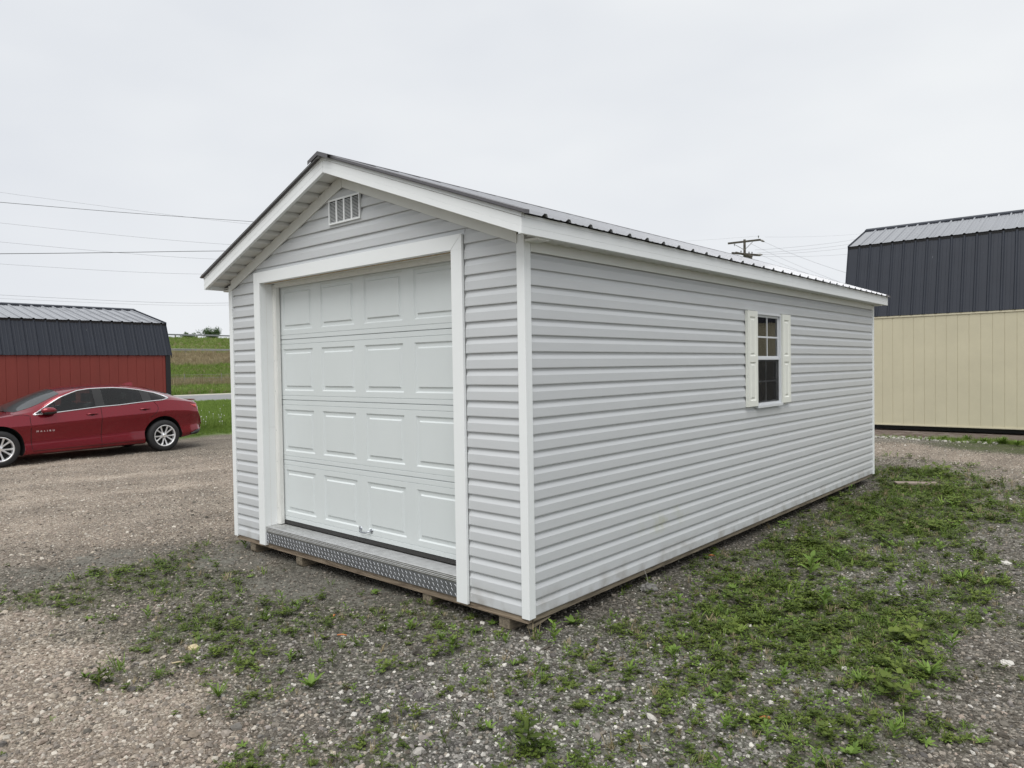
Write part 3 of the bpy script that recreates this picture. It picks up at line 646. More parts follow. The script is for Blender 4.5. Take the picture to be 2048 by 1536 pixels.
# ---- floor frame and skids
sb(B(-Wd+.02, -.02, .010, .050, -.044, .0035), 'rim_joist', 'woodx'); sb(B(-.052, -.012, .052, Ln-.03, -.040, .04), 'rim_joist', 'woody')
sb(B(-Wd+.012, -Wd+.052, .052, Ln-.03, -.040, .04), 'rim_joist', 'woody'); sb(B(-Wd+.02, -.02, Ln-.05, Ln-.012, -.044, .04), 'rim_joist', 'woodx')
for cx in (-3.355, -2.585, -.96, -.23):
    m = MB(); m.extr([(.022, -.046), (Ln-.04, -.046), (Ln-.04, -.155), (.055, -.155), (.022, -.118)], (0, 1, 0), (0, 0, 1), (cx-.045, 0, 0), (cx+.045, 0, 0)); sb(m, 'skid', 'woody', bevel=.004)
m = MB(); m.extr([(0, 0), (.10, .012), (.19, .026), (.19, .034), (.02, .02)], (0, 1, 0), (0, 0, 1), (-.06, .04, -.085), (-.02, .04, -.085)); sb(m, 'wood_splinter', 'woody')
# ---- gable vent
vf = MB(); VX0, VX1, VZ0, VZ1 = -1.990, -1.590, 2.662, 2.856
vf.box(VX0, VX1, -.016, -.010, VZ0, VZ0+.014); vf.box(VX0, VX1, -.016, -.010, VZ1-.014, VZ1)
for i in range(5):
    cx = VX0+.006+(VX1-VX0-.012)*i/4; hw = .006 if i in (0, 4) else .008
    vf.box(cx-hw, cx+hw, -.0155, -.0095, VZ0+.0142, VZ1-.0142)
for a in ((VX0, VX0+.003, -.012, .0), (VX1-.003, VX1, -.012, .0)): vf.box(*a, VZ0+.001, VZ1-.001)
vf.box(VX0+.003, VX1-.003, -.012, 0, VZ0, VZ0+.003); vf.box(VX0+.003, VX1-.003, -.012, 0, VZ1-.003, VZ1)
vent = sb(vf, 'gable_vent', 'trim')
for i in range(4):
    a = VX0+.006+(VX1-VX0-.012)*i/4+.0085; b2 = VX0+.006+(VX1-VX0-.012)*(i+1)/4-.0085; m = MB(); nl = 15
    for k in range(nl):
        z = VZ0+.018+(VZ1-VZ0-.036)*k/nl
        m.extr([(-.0145, 0), (-.0130, 0), (-.007, .0050), (-.0085, .0055)], (0, 1, 0), (0, 0, 1), (a, 0, z), (b2, 0, z))
    m.build('louvre_column', 'trim', vent, kind='stuff')
B(VX0+.004, VX1-.004, -.0025, -.0015, VZ0+.004, VZ1-.004).build('vent_shade_sheet', 'rubber', vent)  # black sheet painting in the shade behind the louvres
# ---- window and shutters
wy0, wy1, wz0, wz1 = 3.395, 3.995, 1.108, 2.018; zm = 1.575
m = MB()
for bx in ((wy0, wy0+.018, wz0, wz1), (wy1-.018, wy1, wz0, wz1)): m.box(-.03, .020, bx[0], bx[1], bx[2], bx[3])
m.box(-.03, .0195, wy0+.018, wy1-.018, wz1-.018, wz1); m.box(-.03, .034, wy0-.006, wy1+.006, wz0-.008, wz0+.016); m.box(-.03, .026, wy0+.018, wy1-.018, wz0+.016, wz0+.026)
win = sb(m, 'window', 'sash', bevel=.002)
sb(B(-.010, .004, wy0-.006, wy1+.006, wz1+.001, 2.036), 'siding_board', 'siding')
def sash(zb, zt, x, frame_mat, mun_mat, label):
    m = MB(); a, b2 = wy0+.019, wy1-.019; f = .020
    m.box(x-.012, x, a, a+f, zb, zt); m.box(x-.012, x, b2-f, b2, zb, zt); m.box(x-.0125, x+.0005, a+f, b2-f, zb, zb+f+.006); m.box(x-.0125, x+.0005, a+f, b2-f, zt-f, zt)
    s_ = m.build('sash', frame_mat, win, bevel=.0015, label=label)
    m = MB(); c = (a+b2)/2; zc = (zb+zt)/2; m.box(x-.009, x-.003, c-.008, c+.008, zb+f, zt-f); m.box(x-.0085, x-.0035, a+f, b2-f, zc-.008, zc+.008)
    m.build('muntin', mun_mat, win)
    for (p, q) in ((a+f, c), (c, b2-f)):
        for (r, s2) in ((zb+f, zc), (zc, zt-f)):
            B(x-.0070, x-.0050, p, q, r, s2).build('pane', 'glass', win)
sash(zm, wz1-.019, -.002, 'sash', 'sash', 'white upper sash'); sash(wz0+.027, zm-.004, -.016, 'sash', 'sashdark', 'lower sash behind the insect screen')
def screen_mat():
    m = bpy.data.materials.new('insect_screen'); m.use_nodes = True; t = m.node_tree; t.nodes.clear(); o = t.nodes.new('ShaderNodeOutputMaterial')
    d = t.nodes.new('ShaderNodeBsdfDiffuse'); d.inputs[0].default_value = (.035, .035, .035, 1); tr = t.nodes.new('ShaderNodeBsdfTransparent')
    wv_ = t.nodes.new('ShaderNodeTexWave'); wv_.inputs['Scale'].default_value = 5; wv_.inputs['Distortion'].default_value = 9; wv_.inputs['Detail'].default_value = 1
    co = t.nodes.new('ShaderNodeTexCoord'); t.links.new(co.outputs['Object'], wv_.inputs[0])
    mr_ = t.nodes.new('ShaderNodeMapRange'); mr_.inputs[3].default_value = .42; mr_.inputs[4].default_value = .56; t.links.new(wv_.outputs['Fac'], mr_.inputs[0])
    mx_ = t.nodes.new('ShaderNodeMixShader'); t.links.new(mr_.outputs[0], mx_.inputs[0]); t.links.new(tr.outputs[0], mx_.inputs[1]); t.links.new(d.outputs[0], mx_.inputs[2]); t.links.new(mx_.outputs[0], o.inputs[0]); return m
MT['screen'] = screen_mat()
B(.004, .005, wy0+.040, wy1-.040, wz0+.044, zm-.008).build('insect_screen', 'screen', win)
m = MB(); a, b2, zb, zt = wy0+.0185, wy1-.0185, wz0+.0265, zm+.004
m.box(.002, .010, a, a+.014, zb, zt); m.box(.002, .010, b2-.014, b2, zb, zt); m.box(.002, .0105, a+.014, b2-.014, zt-.014, zt); m.box(.002, .0105, a+.014, b2-.014, zb, zb+.012)
m.build('screen_frame', 'sash', win)
def shutter(y0, y1):
    z0, z1 = 1.124, 2.026; m = MB(); x0, x1 = .002, .030
    pz = [(z0+.055, z0+.42), (z0+.475, z1-.055)]; ys = [y0, y0+.045, y1-.045, y1]; zs = [z0, pz[0][0], pz[0][1], pz[1][0], pz[1][1], z1]
    Vv = [(x1, y, z) for z in zs for y in ys]; Fs = []
    for r in range(5):
        for c in range(3):
            if c == 1 and r in (1, 3): continue
            Fs.append((r*4+c, r*4+c+1, (r+1)*4+c+1, (r+1)*4+c))
    m.add(Vv, Fs)
    for (pa, pb) in pz:
        R = [(0, 0), (.010, .009), (.020, .009), (.032, .002)]; vv = []
        for ins, d in R: vv += [(x1-d, ys[1]+ins, pa+ins), (x1-d, ys[2]-ins, pa+ins), (x1-d, ys[2]-ins, pb-ins), (x1-d, ys[1]+ins, pb-ins)]
        m.add(vv, [(4*i+j, 4*i+(j+1) % 4, 4*(i+1)+(j+1) % 4, 4*(i+1)+j) for i in range(3) for j in range(4)]+[(12, 13, 14, 15)])
    m.add([(x0, y0, z0), (x0, y1, z0), (x0, y1, z1), (x0, y0, z1), (x1, y0, z0), (x1, y1, z0), (x1, y1, z1), (x1, y0, z1)], [(0, 1, 5, 4), (1, 2, 6, 5), (2, 3, 7, 6), (3, 0, 4, 7)])
    return sb(m, 'shutter', 'shutter', fixn=False)
shutter(3.163, 3.386); shutter(4.006, 4.228)

# ================================================================== BARNS
def barn(root, O, d, n_, he, hb, inK, hk, inR, hr, s0, s1, smax, wallm, trimm, planks, cornerw, cornerm, eave, rs0=None, ribs_phase=0., basez=None, upm='charcoalsheen'):
    """O world xy of the plank-line origin; d along the wall, n_ away from the viewer. heights absolute."""
    O = np.array([O[0], O[1], 0.]); d = np.array([d[0], d[1], 0.]); n_ = np.array([n_[0], n_[1], 0.]); Z = np.array([0, 0, 1.])
    base = np.array(root.location)
    P = lambda s, t, z: O+d*s+n_*t+Z*z-base
    depth = 2*inR
    # planks: 8 inch grooved panels, one object each
    sh = None; k = 0; pw = .2032; s = s0+cornerw
    edges = [s0+cornerw]; g = math.ceil((s0+cornerw+.03)/pw)*pw
    while g < smax-.02: edges.append(g); g += pw
    edges.append(smax)
    for a, b2 in zip(edges[:-1], edges[1:]):
        m = MB(); gg = .0035; prof = [(0, .006), (gg, .006), (gg+.002, 0), (b2-a-gg-.002, 0), (b2-a-gg, .006), (b2-a, .006), (b2-a, .018), (0, .018)]
        A = d; Bv = n_
        m.extr(prof, A, Bv, P(a, 0, hb), P(a, 0, he)); m.build('siding_plank', wallm, root)
    m = MB(); m.obox(P(s0, -.016, hb), d*cornerw, n_*.03, Z*(he-hb)); m.build('corner_trim', cornerm, root, bevel=.003)
    # gable ends and back wall as closed solids
    prof = [(0.02, hb), (depth, hb), (depth, he), (depth-inK, hk-.03), (inR, hr-.03), (inK, hk-.03), (0.02, he)]
    for a, b2 in ((s0+.002, s0+.03), (smax-.03, smax)):
        m = MB(); m.extr([(t, z) for t, z in prof], n_, Z, P(a, 0, 0), P(b2, 0, 0)); m.build('gable_wall', wallm, root)
    m = MB(); m.obox(P(s0+.03, depth-.03, hb), d*(smax-s0-.06), n_*.03, Z*(he-hb)); m.build('back_wall', wallm, root)
    m = MB(); m.obox(P(s0+.03, .02, hb+.02), d*(smax-s0-.06), n_*(depth-.06), Z*.05); m.build('floor', 'oldwood', root)
    # roof: lower steep and upper flat pitches, 36 inch sheets with 9 inch ribs
    ov = .04
    def pitch(t0, z0, t1, z1, name, mm, near):
        v = P(0, t1, z1)-P(0, t0, z0); up = np.cross(d, v); up /= np.linalg.norm(up); up *= np.sign(up[2])
        s_ = rs0; i = 0
        while s_ < smax+.05:
            e = min(ribs_phase+.1143+.2286*math.floor((rs0-ribs_phase)/.2286)+.9144*(i+1), smax+.06)
            ys = rib_profile(s_, e-.001, phase=ribs_phase, hgt=.019, minor=near)
            sheet(ys, P(0, t0, z0)+up*.002*(i % 2), P(0, t1, z1)+up*.002*(i % 2), d, up).build(name, mm, root, fixn=False); s_ = e; i += 1
    zo = he+(.0)
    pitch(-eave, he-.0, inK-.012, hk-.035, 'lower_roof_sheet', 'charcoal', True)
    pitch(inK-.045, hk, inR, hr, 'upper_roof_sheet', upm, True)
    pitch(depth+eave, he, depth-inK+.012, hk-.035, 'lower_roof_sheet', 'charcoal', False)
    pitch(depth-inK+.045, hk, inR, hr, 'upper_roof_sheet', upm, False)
    # ridge cap, break flashing
    sl = (hr-hk)/(inR-inK)
    m = MB(); m.extr([(-.15, -sl*.15+.028), (0, .03), (.15, -sl*.15+.028), (.15, -sl*.15+.012), (0, .02), (-.15, -sl*.15+.004)], n_, Z, P(rs0-.02, inR, hr), P(smax+.08, inR, hr)); m.build('ridge_cap', 'charcoal', root)
    m = MB(); m.extr([(-.02, -.075), (.005, -.070), (.03, -.012), (-.03, -.012)], n_, Z, P(rs0, inK, hk), P(smax+.06, inK, hk)); m.build('break_flashing', 'blacktrim', root)
    # rake trims at the left end
    for (t0, z0, t1, z1) in ((-eave, he, inK-.02, hk-.02), (inK-.045, hk, inR, hr), (inR, hr, depth-inK+.045, hk), (depth-inK+.02, hk-.02, depth+eave, he)):
        m = MB(); p = P(rs0-.012, t0, z0-.07); q = P(rs0-.012, t1, z1-.07); v = q-p; L_ = np.linalg.norm(v)
        m.obox(p, d*.016, v, Z*.092); m.build('rake_trim', 'charcoal', root)
    return P
tan_root = thing('tan_barn', 'tall tan gambrel roofed storage barn with charcoal steel roof at the right', 'barn', (-1.58, 14.0, GZ))
dt = (math.cos(.025), math.sin(.025)); ntn = (-dt[1], dt[0])
P = barn(tan_root, (-1.578, 14.003), dt, ntn, 2.52, .155, .451, 4.192, 2.07, 4.803, -.78, 0, 6.5, 'tan', 'tantrim', True, .10, 'tantrim', .012, rs0=-.81, ribs_phase=-.572)
Z3 = np.array([0, 0, 1.]); d3 = np.array([*dt, 0.]); n3 = np.array([*ntn, 0.])
m = MB(); m.obox(P(-.78, -.018, .125), d3*7.28, n3*.034, Z3*.030); m.build('base_band', 'tantrim', tan_root, bevel=.002)
m = MB(); m.obox(P(-.78, -.016, 2.478), d3*7.28, n3*.016, Z3*.030); m.build('eave_trim', 'tantrim', tan_root, bevel=.002)
for t in (.06, 1.0, 2.2, 3.4, 4.0):
    m = MB(); m.obox(P(-.74, t, -.145), d3*7.2, n3*.09, Z3*(.175 if t > .5 else .150)); m.build('skid', 'oldwood', tan_root, bevel=.005)
m = MB(); m.obox(P(-.72, .16, .03), d3*7.1, n3*.04, Z3*.125); m.build('rim_joist', 'blacktrim', tan_root)  # black bar standing in for the shade in the gap under the wall
red_root = thing('red_barn', 'low red gambrel roofed storage barn with charcoal steel roof behind the car', 'barn', (-15.31, 4.2, GZ))
dr = (-math.cos(1.586), -math.sin(1.586)); nr = (dr[1], -dr[0])
barn(red_root, (-15.314, 4.214), dr, nr, 1.955, .10, .284, 2.762, 2.212, 3.226, -.19, 0, 7.6, 'red', 'blacktrim', True, .115, 'blacktrim', .03, rs0=-.215, ribs_phase=.128)
for t in (.1, 1.4, 3.0, 4.2):
    m = MB(); bb = np.array(red_root.location); d_ = np.array([*dr, 0.]); n_ = np.array([*nr, 0.])
    m.obox(np.array([-15.314, 4.214, 0])+d_*-.15+n_*t+Z3*-.14-bb, d_*7.6, n_*.09, Z3*.235); m.build('skid', 'oldwood', red_root)

# ================================================================== CAR
CRW = np.array([-12.778, 3.169]); CFW = np.array([-12.566, .200]); cd_ = (CFW-CRW)/np.linalg.norm(CFW-CRW); mid = (CFW+CRW)/2
wb2 = np.linalg.norm(CFW-CRW)/2
nn = np.array([-cd_[1], cd_[0]]); HW = .925
cc = mid-nn*HW*.985   # near tyres' outer face plane passes the measured contact points
car = thing('sedan_car', 'dark red four door sedan parked in front of the red barn', 'car', (cc[0], cc[1], GZ)); car.rotation_euler = (0, 0, math.atan2(cd_[1], cd_[0]))
def lut(*p):
    a = np.array(sorted(p)); return lambda u: float(np.interp(u, a[:, 0], a[:, 1]))
zbelt = lut((2.62, .60), (2.5, .70), (2.3, .775), (2.0, .83), (1.6, .88), (1.25, .915), (.975, .925), (-.22, 1.004), (-1.05, 1.057), (-1.48, 1.084), (-1.7, 1.075), (-2.0, 1.04), (-2.2, 1.0), (-2.3, .97), (-2.36, .84), (-2.41, .65), (-2.43, .55))
zrail = lut((2.62, .62), (2.5, .72), (2.3, .795), (2.0, .85), (1.6, .905), (1.25, .95), (1.02, .975), (.92, 1.00), (.77, 1.06), (.61, 1.145), (.41, 1.250), (.23, 1.318), (.1, 1.358), (-.1, 1.388), (-.3, 1.398), (-.57, 1.40), (-.87, 1.385), (-1.08, 1.35), (-1.39, 1.275), (-1.6, 1.205), (-1.8, 1.145), (-2.0, 1.09), (-2.15, 1.05), (-2.28, 1.02), (-2.34, .97), (-2.38, .84), (-2.42, .65), (-2.435, .55))
zcen = lut((2.62, .64), (2.5, .76), (2.3, .845), (2.0, .905), (1.6, .955), (1.42, .975), (1.2, 1.055), (.9, 1.185), (.6, 1.305), (.38, 1.378), (.2, 1.410), (-.1, 1.437), (-.47, 1.450), (-.9, 1.440), (-1.2, 1.410), (-1.5, 1.335), (-1.8, 1.238), (-2.05, 1.125), (-2.2, 1.065), (-2.31, 1.04), (-2.35, .97), (-2.39, .84), (-2.43, .65), (-2.44, .55))
yrail = lut((2.62, .35), (2.4, .60), (2.0, .70), (1.3, .74), (1.0, .765), (.6, .70), (.1, .635), (-.5, .62), (-1.1, .60), (-1.6, .62), (-1.9, .66), (-2.2, .68), (-2.44, .60))
ywid = lut((2.62, .45), (2.55, .62), (2.4, .76), (2.2, .86), (1.9, .905), (1.5, .925), (.5, .92), (-.5, .92), (-1.5, .925), (-1.9, .90), (-2.15, .86), (-2.3, .80), (-2.4, .72), (-2.44, .66))
zbot = lut((2.62, .30), (2.4, .22), (2.1, .2), (1.1, .17), (-1.1, .19), (-1.9, .25), (-2.2, .29), (-2.36, .34), (-2.44, .42))
def csec(u):
    w_ = ywid(u); zb = zbelt(u); z0 = zbot(u); zr_ = zrail(u); yr = yrail(u); zc_ = zcen(u); h = zb-z0
    low = [(0, z0+.01), (w_*.6, z0), (w_-.10, z0), (w_-.055, z0+.02), (w_-.030, z0+.07), (w_-.024, z0+h*.13), (w_-.060, z0+h*.27), (w_-.062, z0+h*.36), (w_-.022, z0+h*.62), (w_, z0+h*.715), (w_-.004, z0+h*.745), (w_-.045, z0+h*.90), (w_-.068, zb)]
    yb = w_-.075; gh = []
    if yr > yb-.02: yr = yb-.02
    for q in (.12, .3, .5, .7, .87):
        gh.append((yb+(yr-yb)*q+.018*math.sin(q*math.pi), zb+(zr_-zb)*q))
    top = [(yr, zr_)]
    for q in (.06, .16, .32, .55, .78, 1.):
        top.append((yr*(1-q), zr_+(zc_-zr_)*math.sin(q*math.pi/2)**.8))
    return low+gh+top
US = np.concatenate([np.linspace(2.60, 2.3, 8), np.linspace(2.25, -2.2, 84), np.linspace(-2.23, -2.435, 10)])
NS = len(csec(0)); Vv = []; full = NS*2-2
for u in US:
    sct = csec(u); Vv += [(u, y, z) for y, z in sct]+[(u, -y, z) for y, z in sct[1:-1][::-1]]
Fs = [(i*full+j, i*full+(j+1) % full, (i+1)*full+(j+1) % full, (i+1)*full+j) for i in range(len(US)-1) for j in range(full)]
Fs += [tuple(range(full))[::-1], tuple((len(US)-1)*full+j for j in range(full))]
m = MB(); m.add(Vv, Fs)
body = m.build('body', 'paint', car, smooth=True); body.data.materials.append(MT['wheelwell'])
AXF, AXR, WR = wb2, -wb2, .328
cut = MB()
for ax in (AXF, AXR):
    for s in (-1, 1):
        k = 40; c0 = np.array([ax, 0, WR+.012])
        Vc = [(ax+.405*math.cos(2*math.pi*j/k), yy, WR+.012+.405*math.sin(2*math.pi*j/k)) for yy in (s*.62, s*1.1) for j in range(k)]
        cut.add(Vc, [(j, (j+1) % k, k+(j+1) % k, k+j) for j in range(k)]+[tuple(range(k))[::-1], tuple(range(k, 2*k))])
co_ = cut.build('arch_cutter', 'wheelwell', car); md = body.modifiers.new('arch', 'BOOLEAN'); md.object = co_; md.operation = 'DIFFERENCE'; md.solver = 'EXACT'
co_.data.materials.clear(); co_.data.materials.append(MT['wheelwell'])
for cmod in ('material_mode',):
    try: md.material_mode = 'TRANSFER'
    except Exception: pass
bpy.context.view_layer.update(); dg = bpy.context.evaluated_depsgraph_get()
nm = bpy.data.meshes.new_from_object(body.evaluated_get(dg)); body.modifiers.clear(); body.data = nm
bpy.data.objects.remove(co_)
def bool_cut(mb, mm='wheelwell'):
    c_ = mb.build('cutter', mm, car); md_ = body.modifiers.new('cut', 'BOOLEAN'); md_.object = c_; md_.operation = 'DIFFERENCE'; md_.solver = 'EXACT'
    try: md_.material_mode = 'TRANSFER'
    except Exception: pass
    bpy.context.view_layer.update(); n2 = bpy.data.meshes.new_from_object(body.evaluated_get(bpy.context.evaluated_depsgraph_get()))
    body.modifiers.clear(); body.data = n2; bpy.data.objects.remove(c_); return n2
# hollow cabin, then the side window openings
cav = MB(); V_ = []; ul = np.linspace(.95, -1.62, 22)
for u in ul:
    yb_ = ywid(u)-.15; zb_ = zbelt(u); yr_ = yrail(u)-.06; zr__ = zrail(u)-.06; zc__ = zcen(u)-.05; zr__ = max(zr__, zb_-.04); zc__ = max(zc__, zr__+.01)
    pr_ = [(yb_, .42), (yb_, zb_-.05), (min(yr_, yb_-.01), zr__), (0, zc__), (-min(yr_, yb_-.01), zr__), (-yb_, zb_-.05), (-yb_, .42)]
    V_ += [(u, a_, b_) for a_, b_ in pr_]
k = 7; cav.add(V_, [(i*k+j, i*k+(j+1) % k, (i+1)*k+(j+1) % k, (i+1)*k+j) for i in range(len(ul)-1) for j in range(k)]+[tuple(range(k))[::-1], tuple((len(ul)-1)*k+j for j in range(k))])
bool_cut(cav, 'seat')
TOPL = [(.93, .915), (.77, 1.007), (.608, 1.107), (.408, 1.221), (.23, 1.29), (.101, 1.334), (-.095, 1.362), (-.3, 1.369), (-.568, 1.371), (-.83, 1.350), (-1.083, 1.31), (-1.393, 1.237), (-1.572, 1.161), (-1.63, 1.112)]
BOTL = [(.93, .912), (.496, .941), (-.222, 1.004), (-.6, 1.020), (-1.046, 1.057), (-1.48, 1.084), (-1.63, 1.110)]
def cut_line(L_, a, b2):
    pts = sorted([p for p in L_ if a+.001 < p[0] < b2-.001]); f = lambda u: float(np.interp(u, *np.array(sorted(L_)).T))
    return [(a, f(a))]+pts+[(b2, f(b2))]
for a_, b_, e_ in ((-.16, .84, .004), (-1.08, -.33, .004), (-1.54, -1.26, .016)):
    tl = [(u, z-e_) for u, z in cut_line(TOPL, a_, b_)]; bl = [(u, z+e_) for u, z in cut_line(BOTL, a_, b_)]; poly = bl+tl[::-1]; wc = MB(); wc.extr(poly, (1, 0, 0), (0, 0, 1), (0, -1.1, 0), (0, -.45, 0)); wc.extr(poly, (1, 0, 0), (0, 0, 1), (0, .45, 0), (0, 1.1, 0)); nm = bool_cut(wc, 'blackplastic')
# seats
def seat(u, y, wd=.24):
    m_ = MB(); m_.box(u-.05, u+.45, y-wd, y+wd, .42, .60); m_.extr([(u-.02, .55), (u+.12, .55), (u-.10, 1.06), (u-.17, 1.09), (u-.24, 1.05)], (1, 0, 0), (0, 0, 1), (0, y-wd, 0), (0, y+wd, 0)); st = m_.build('seat', 'seat', car, bevel=.03)
    h_ = MB(); h_.box(u-.25, u-.15, y-.12, y+.12, 1.10, 1.27); h_.tube([(u-.2, y-.06, 1.04), (u-.2, y-.06, 1.12)], .008, 5); h_.tube([(u-.2, y+.06, 1.04), (u-.2, y+.06, 1.12)], .008, 5); h_.build('headrest', 'seat', st, bevel=.035)
seat(.02, .36); seat(.02, -.36); seat(-.88, .34, .3); seat(-.88, -.34, .3)
m_ = MB(); m_.lathe([(.175, 0), (.19, .012), (.175, .024), (.16, .012)], (.47, .36, .93), (.9, 0, .43), 24, closed=True); m_.build('steering_wheel', 'blackplastic', car, smooth=True)
a_ = [True]*len(nm.polygons); nm.polygons.foreach_set('use_smooth', a_)
try: nm.set_sharp_from_angle(angle=math.radians(38))
except Exception: pass
SECT = {}
def side_y(u, z):
    s_ = csec(u)[3:19]; zs = [p[1] for p in s_]; ys = [p[0] for p in s_]
    return float(np.interp(z, zs, ys))
def top_z(u, y):
    s_ = csec(u)[18:][::-1]; return float(np.interp(abs(y), [p[0] for p in s_], [p[1] for p in s_]))
def on_side(u, z, off, s=1): return (u, s*(side_y(u, z)+off), z)
def resample(pts, step, closed=False):
    pts = [np.array(p, float) for p in pts]; o = []
    if closed: pts = pts+[pts[0]]
    for a, b2 in zip(pts[:-1], pts[1:]):
        n = max(1, int(np.linalg.norm(b2-a)/step)); o += [a+(b2-a)*i/n for i in range(n)]
    if not closed: o.append(pts[-1])
    return o
def smoothline(pts, it=2, closed=False):
    pts = [np.array(p, float) for p in pts]
    for _ in range(it):
        o = [] if closed else [pts[0]]
        rngp = range(len(pts)) if closed else range(len(pts)-1)
        for i in rngp:
            a, b2 = pts[i], pts[(i+1) % len(pts)]; o += [a*.75+b2*.25, a*.25+b2*.75]
        if not closed: o.append(pts[-1])
        pts = o
    return pts
def glass_side(top, bot, s, off=.004, n=24):
    """strip between two (u,z) polylines that share end u values"""
    tu = np.array(sorted(top)); bu = np.array(sorted(bot)); us = np.linspace(tu[0, 0], tu[-1, 0], n); m = MB(); R = 5; V_ = []
    for u in us:
        zt = np.interp(u, tu[:, 0], tu[:, 1]); zb = np.interp(u, bu[:, 0], bu[:, 1])
        V_ += [on_side(u, zb+(zt-zb)*j/R, off, s) for j in range(R+1)]
    m.add(V_, [(i*(R+1)+j, i*(R+1)+j+1, (i+1)*(R+1)+j+1, (i+1)*(R+1)+j) for i in range(n-1) for j in range(R)]); return m
TOPL = [(.93, .915), (.77, 1.007), (.608, 1.107), (.408, 1.221), (.23, 1.29), (.101, 1.334), (-.095, 1.362), (-.3, 1.369), (-.568, 1.371), (-.83, 1.350), (-1.083, 1.31), (-1.393, 1.237), (-1.572, 1.161), (-1.63, 1.112)]
BOTL = [(.93, .912), (.496, .941), (-.222, 1.004), (-.6, 1.020), (-1.046, 1.057), (-1.48, 1.084), (-1.63, 1.110)]
tz = lambda u: float(np.interp(u, *np.array(sorted(TOPL)).T)); bz = lambda u: float(np.interp(u, *np.array(sorted(BOTL)).T))
def cut_line(L_, a, b2):
    pts = sorted([p for p in L_ if a < p[0] < b2]); f = lambda u: float(np.interp(u, *np.array(sorted(L_)).T))
    return [(a, f(a))]+pts+[(b2, f(b2))]
for s in (1, -1):
    for a_, b_ in ((-1.62, -1.54), (-1.26, -1.08), (-.33, -.16), (.84, .93)): glass_side(cut_line(TOPL, a_, b_), cut_line(BOTL, a_, b_), s, .005, 8).build('pillar_cover', 'blackplastic', car, smooth=True)
    for a_, b_, nm_ in ((-.165, .85, 'side_window'), (-1.085, -.325, 'side_window'), (-1.545, -1.255, 'quarter_window')): glass_side(cut_line(TOPL, a_, b_), cut_line(BOTL, a_, b_), s, .0015).build(nm_, 'carglass', car, smooth=True)
    loop = [on_side(u, z, .004, s) for u, z in resample(TOPL, .05)]; m = MB(); m.tube(loop, [.0135]*(len(loop)-8)+list(np.linspace(.0135, .027, 8)), 6)
    lp = [on_side(u, z, .004, s) for u, z in resample(BOTL, .06)]; m.tube(lp, .010, 6); m.build('window_chrome', 'chrome', car, smooth=True)
    # shut lines
    m = MB()
    def seam(L_, r=.0045):
        pts = [on_side(u, z, .0005, s) for u, z in resample(smoothline(L_, 1), .05)]; m.tube(pts, r, 4)
    seam([(.985, .905), (.99, .75), (.975, .4), (.965, .25)]); seam([(-.255, 1.0), (-.25, .7), (-.242, .22)])
    seam([(-1.30, 1.055), (-1.375, .96), (-1.36, .86), (-1.22, .735)]); seam([(.96, .245), (-1.05, .262)])
    seam([(1.25, .915), (1.10, .93), (1.0, .90)]); m.build('shut_lines', 'wheelwell', car)
    # handles
    for hu, hz in ((-.08, .872), (-1.10, .915)):
        pts = [on_side(hu+.10, hz-.004, .0, s), on_side(hu+.085, hz, .022, s), on_side(hu+.03, hz+.006, .034, s), on_side(hu-.04, hz+.007, .034, s), on_side(hu-.09, hz+.003, .022, s), on_side(hu-.105, hz, 0, s)]
        m = MB(); m.tube(pts, [.010, .013, .015, .015, .013, .010], 8); dh = m.build('door_handle', 'paint', car, smooth=True)
        m = MB(); m.tube([on_side(hu+.06, hz-.016, .002, s), on_side(hu, hz-.022, .003, s), on_side(hu-.05, hz-.016, .002, s)], [.004, .012, .004], 6); m.build('handle_recess', 'wheelwell', dh)
    # mirror
    m = MB(); y0 = s*(side_y(.78, .96)); cx, cz = .70, .975
    m.lathe([(.0, -.145), (.045, -.13), (.072, -.08), (.080, -.0), (.074, .08), (.045, .12), (.0, .13)], (0, 0, 0), (1, 0, 0), 16)
    m.v = [(cx+v[0]*.95, y0+s*.10+v[1]*1.05, cz+v[2]*.78+.01) for v in m.v]; mir = m.build('wing_mirror', 'paint', car, smooth=True)
    m = MB(); m.lathe([(.0, -.14), (.043, -.125), (.070, -.08), (.079, 0), (.072, .075), (.05, .1), (.0, .105)], (0, 0, 0), (1, 0, 0), 16)
    m.v = [(cx-.004+v[0]*.98, y0+s*.095+v[1]*1.05, cz-.022+v[2]*.62) for v in m.v]; m.tube([(cx+.09, y0-s*.03, cz-.05), (cx+.02, y0+s*.07, cz-.03)], [.03, .03], 8); m.build('mirror_base', 'blackplastic', mir, smooth=True)
    # tail lamp
    TL = [(-2.10, .972), (-2.30, .982), (-2.345, .90), (-2.33, .84), (-2.24, .885), (-2.16, .935)]; c0 = np.mean(TL, 0); m = MB()
    pts = [on_side(u, z, .006, s) for u, z in TL]; pc = on_side(c0[0], c0[1], .020, s); pb = [on_side(u, z, -.02, s) for u, z in TL]; k = len(pts)
    m.add([pc]+pts+pb, [(0, 1+i, 1+(i+1) % k) for i in range(k)]+[(1+i, 1+k+i, 1+k+(i+1) % k, 1+(i+1) % k) for i in range(k)]); m.build('tail_lamp', 'lens', car)
    HLp = [(2.08, .80), (2.38, .74), (2.46, .68), (2.3, .67), (2.12, .72)]; c0 = np.mean(HLp, 0); m = MB(); pts = [on_side(u, z, .006, s) for u, z in HLp]; pc = on_side(c0[0], c0[1], .016, s); k = len(pts)
    m.add([pc]+pts, [(0, 1+i, 1+(i+1) % k) for i in range(k)]); m.build('headlight', 'chrome', car)
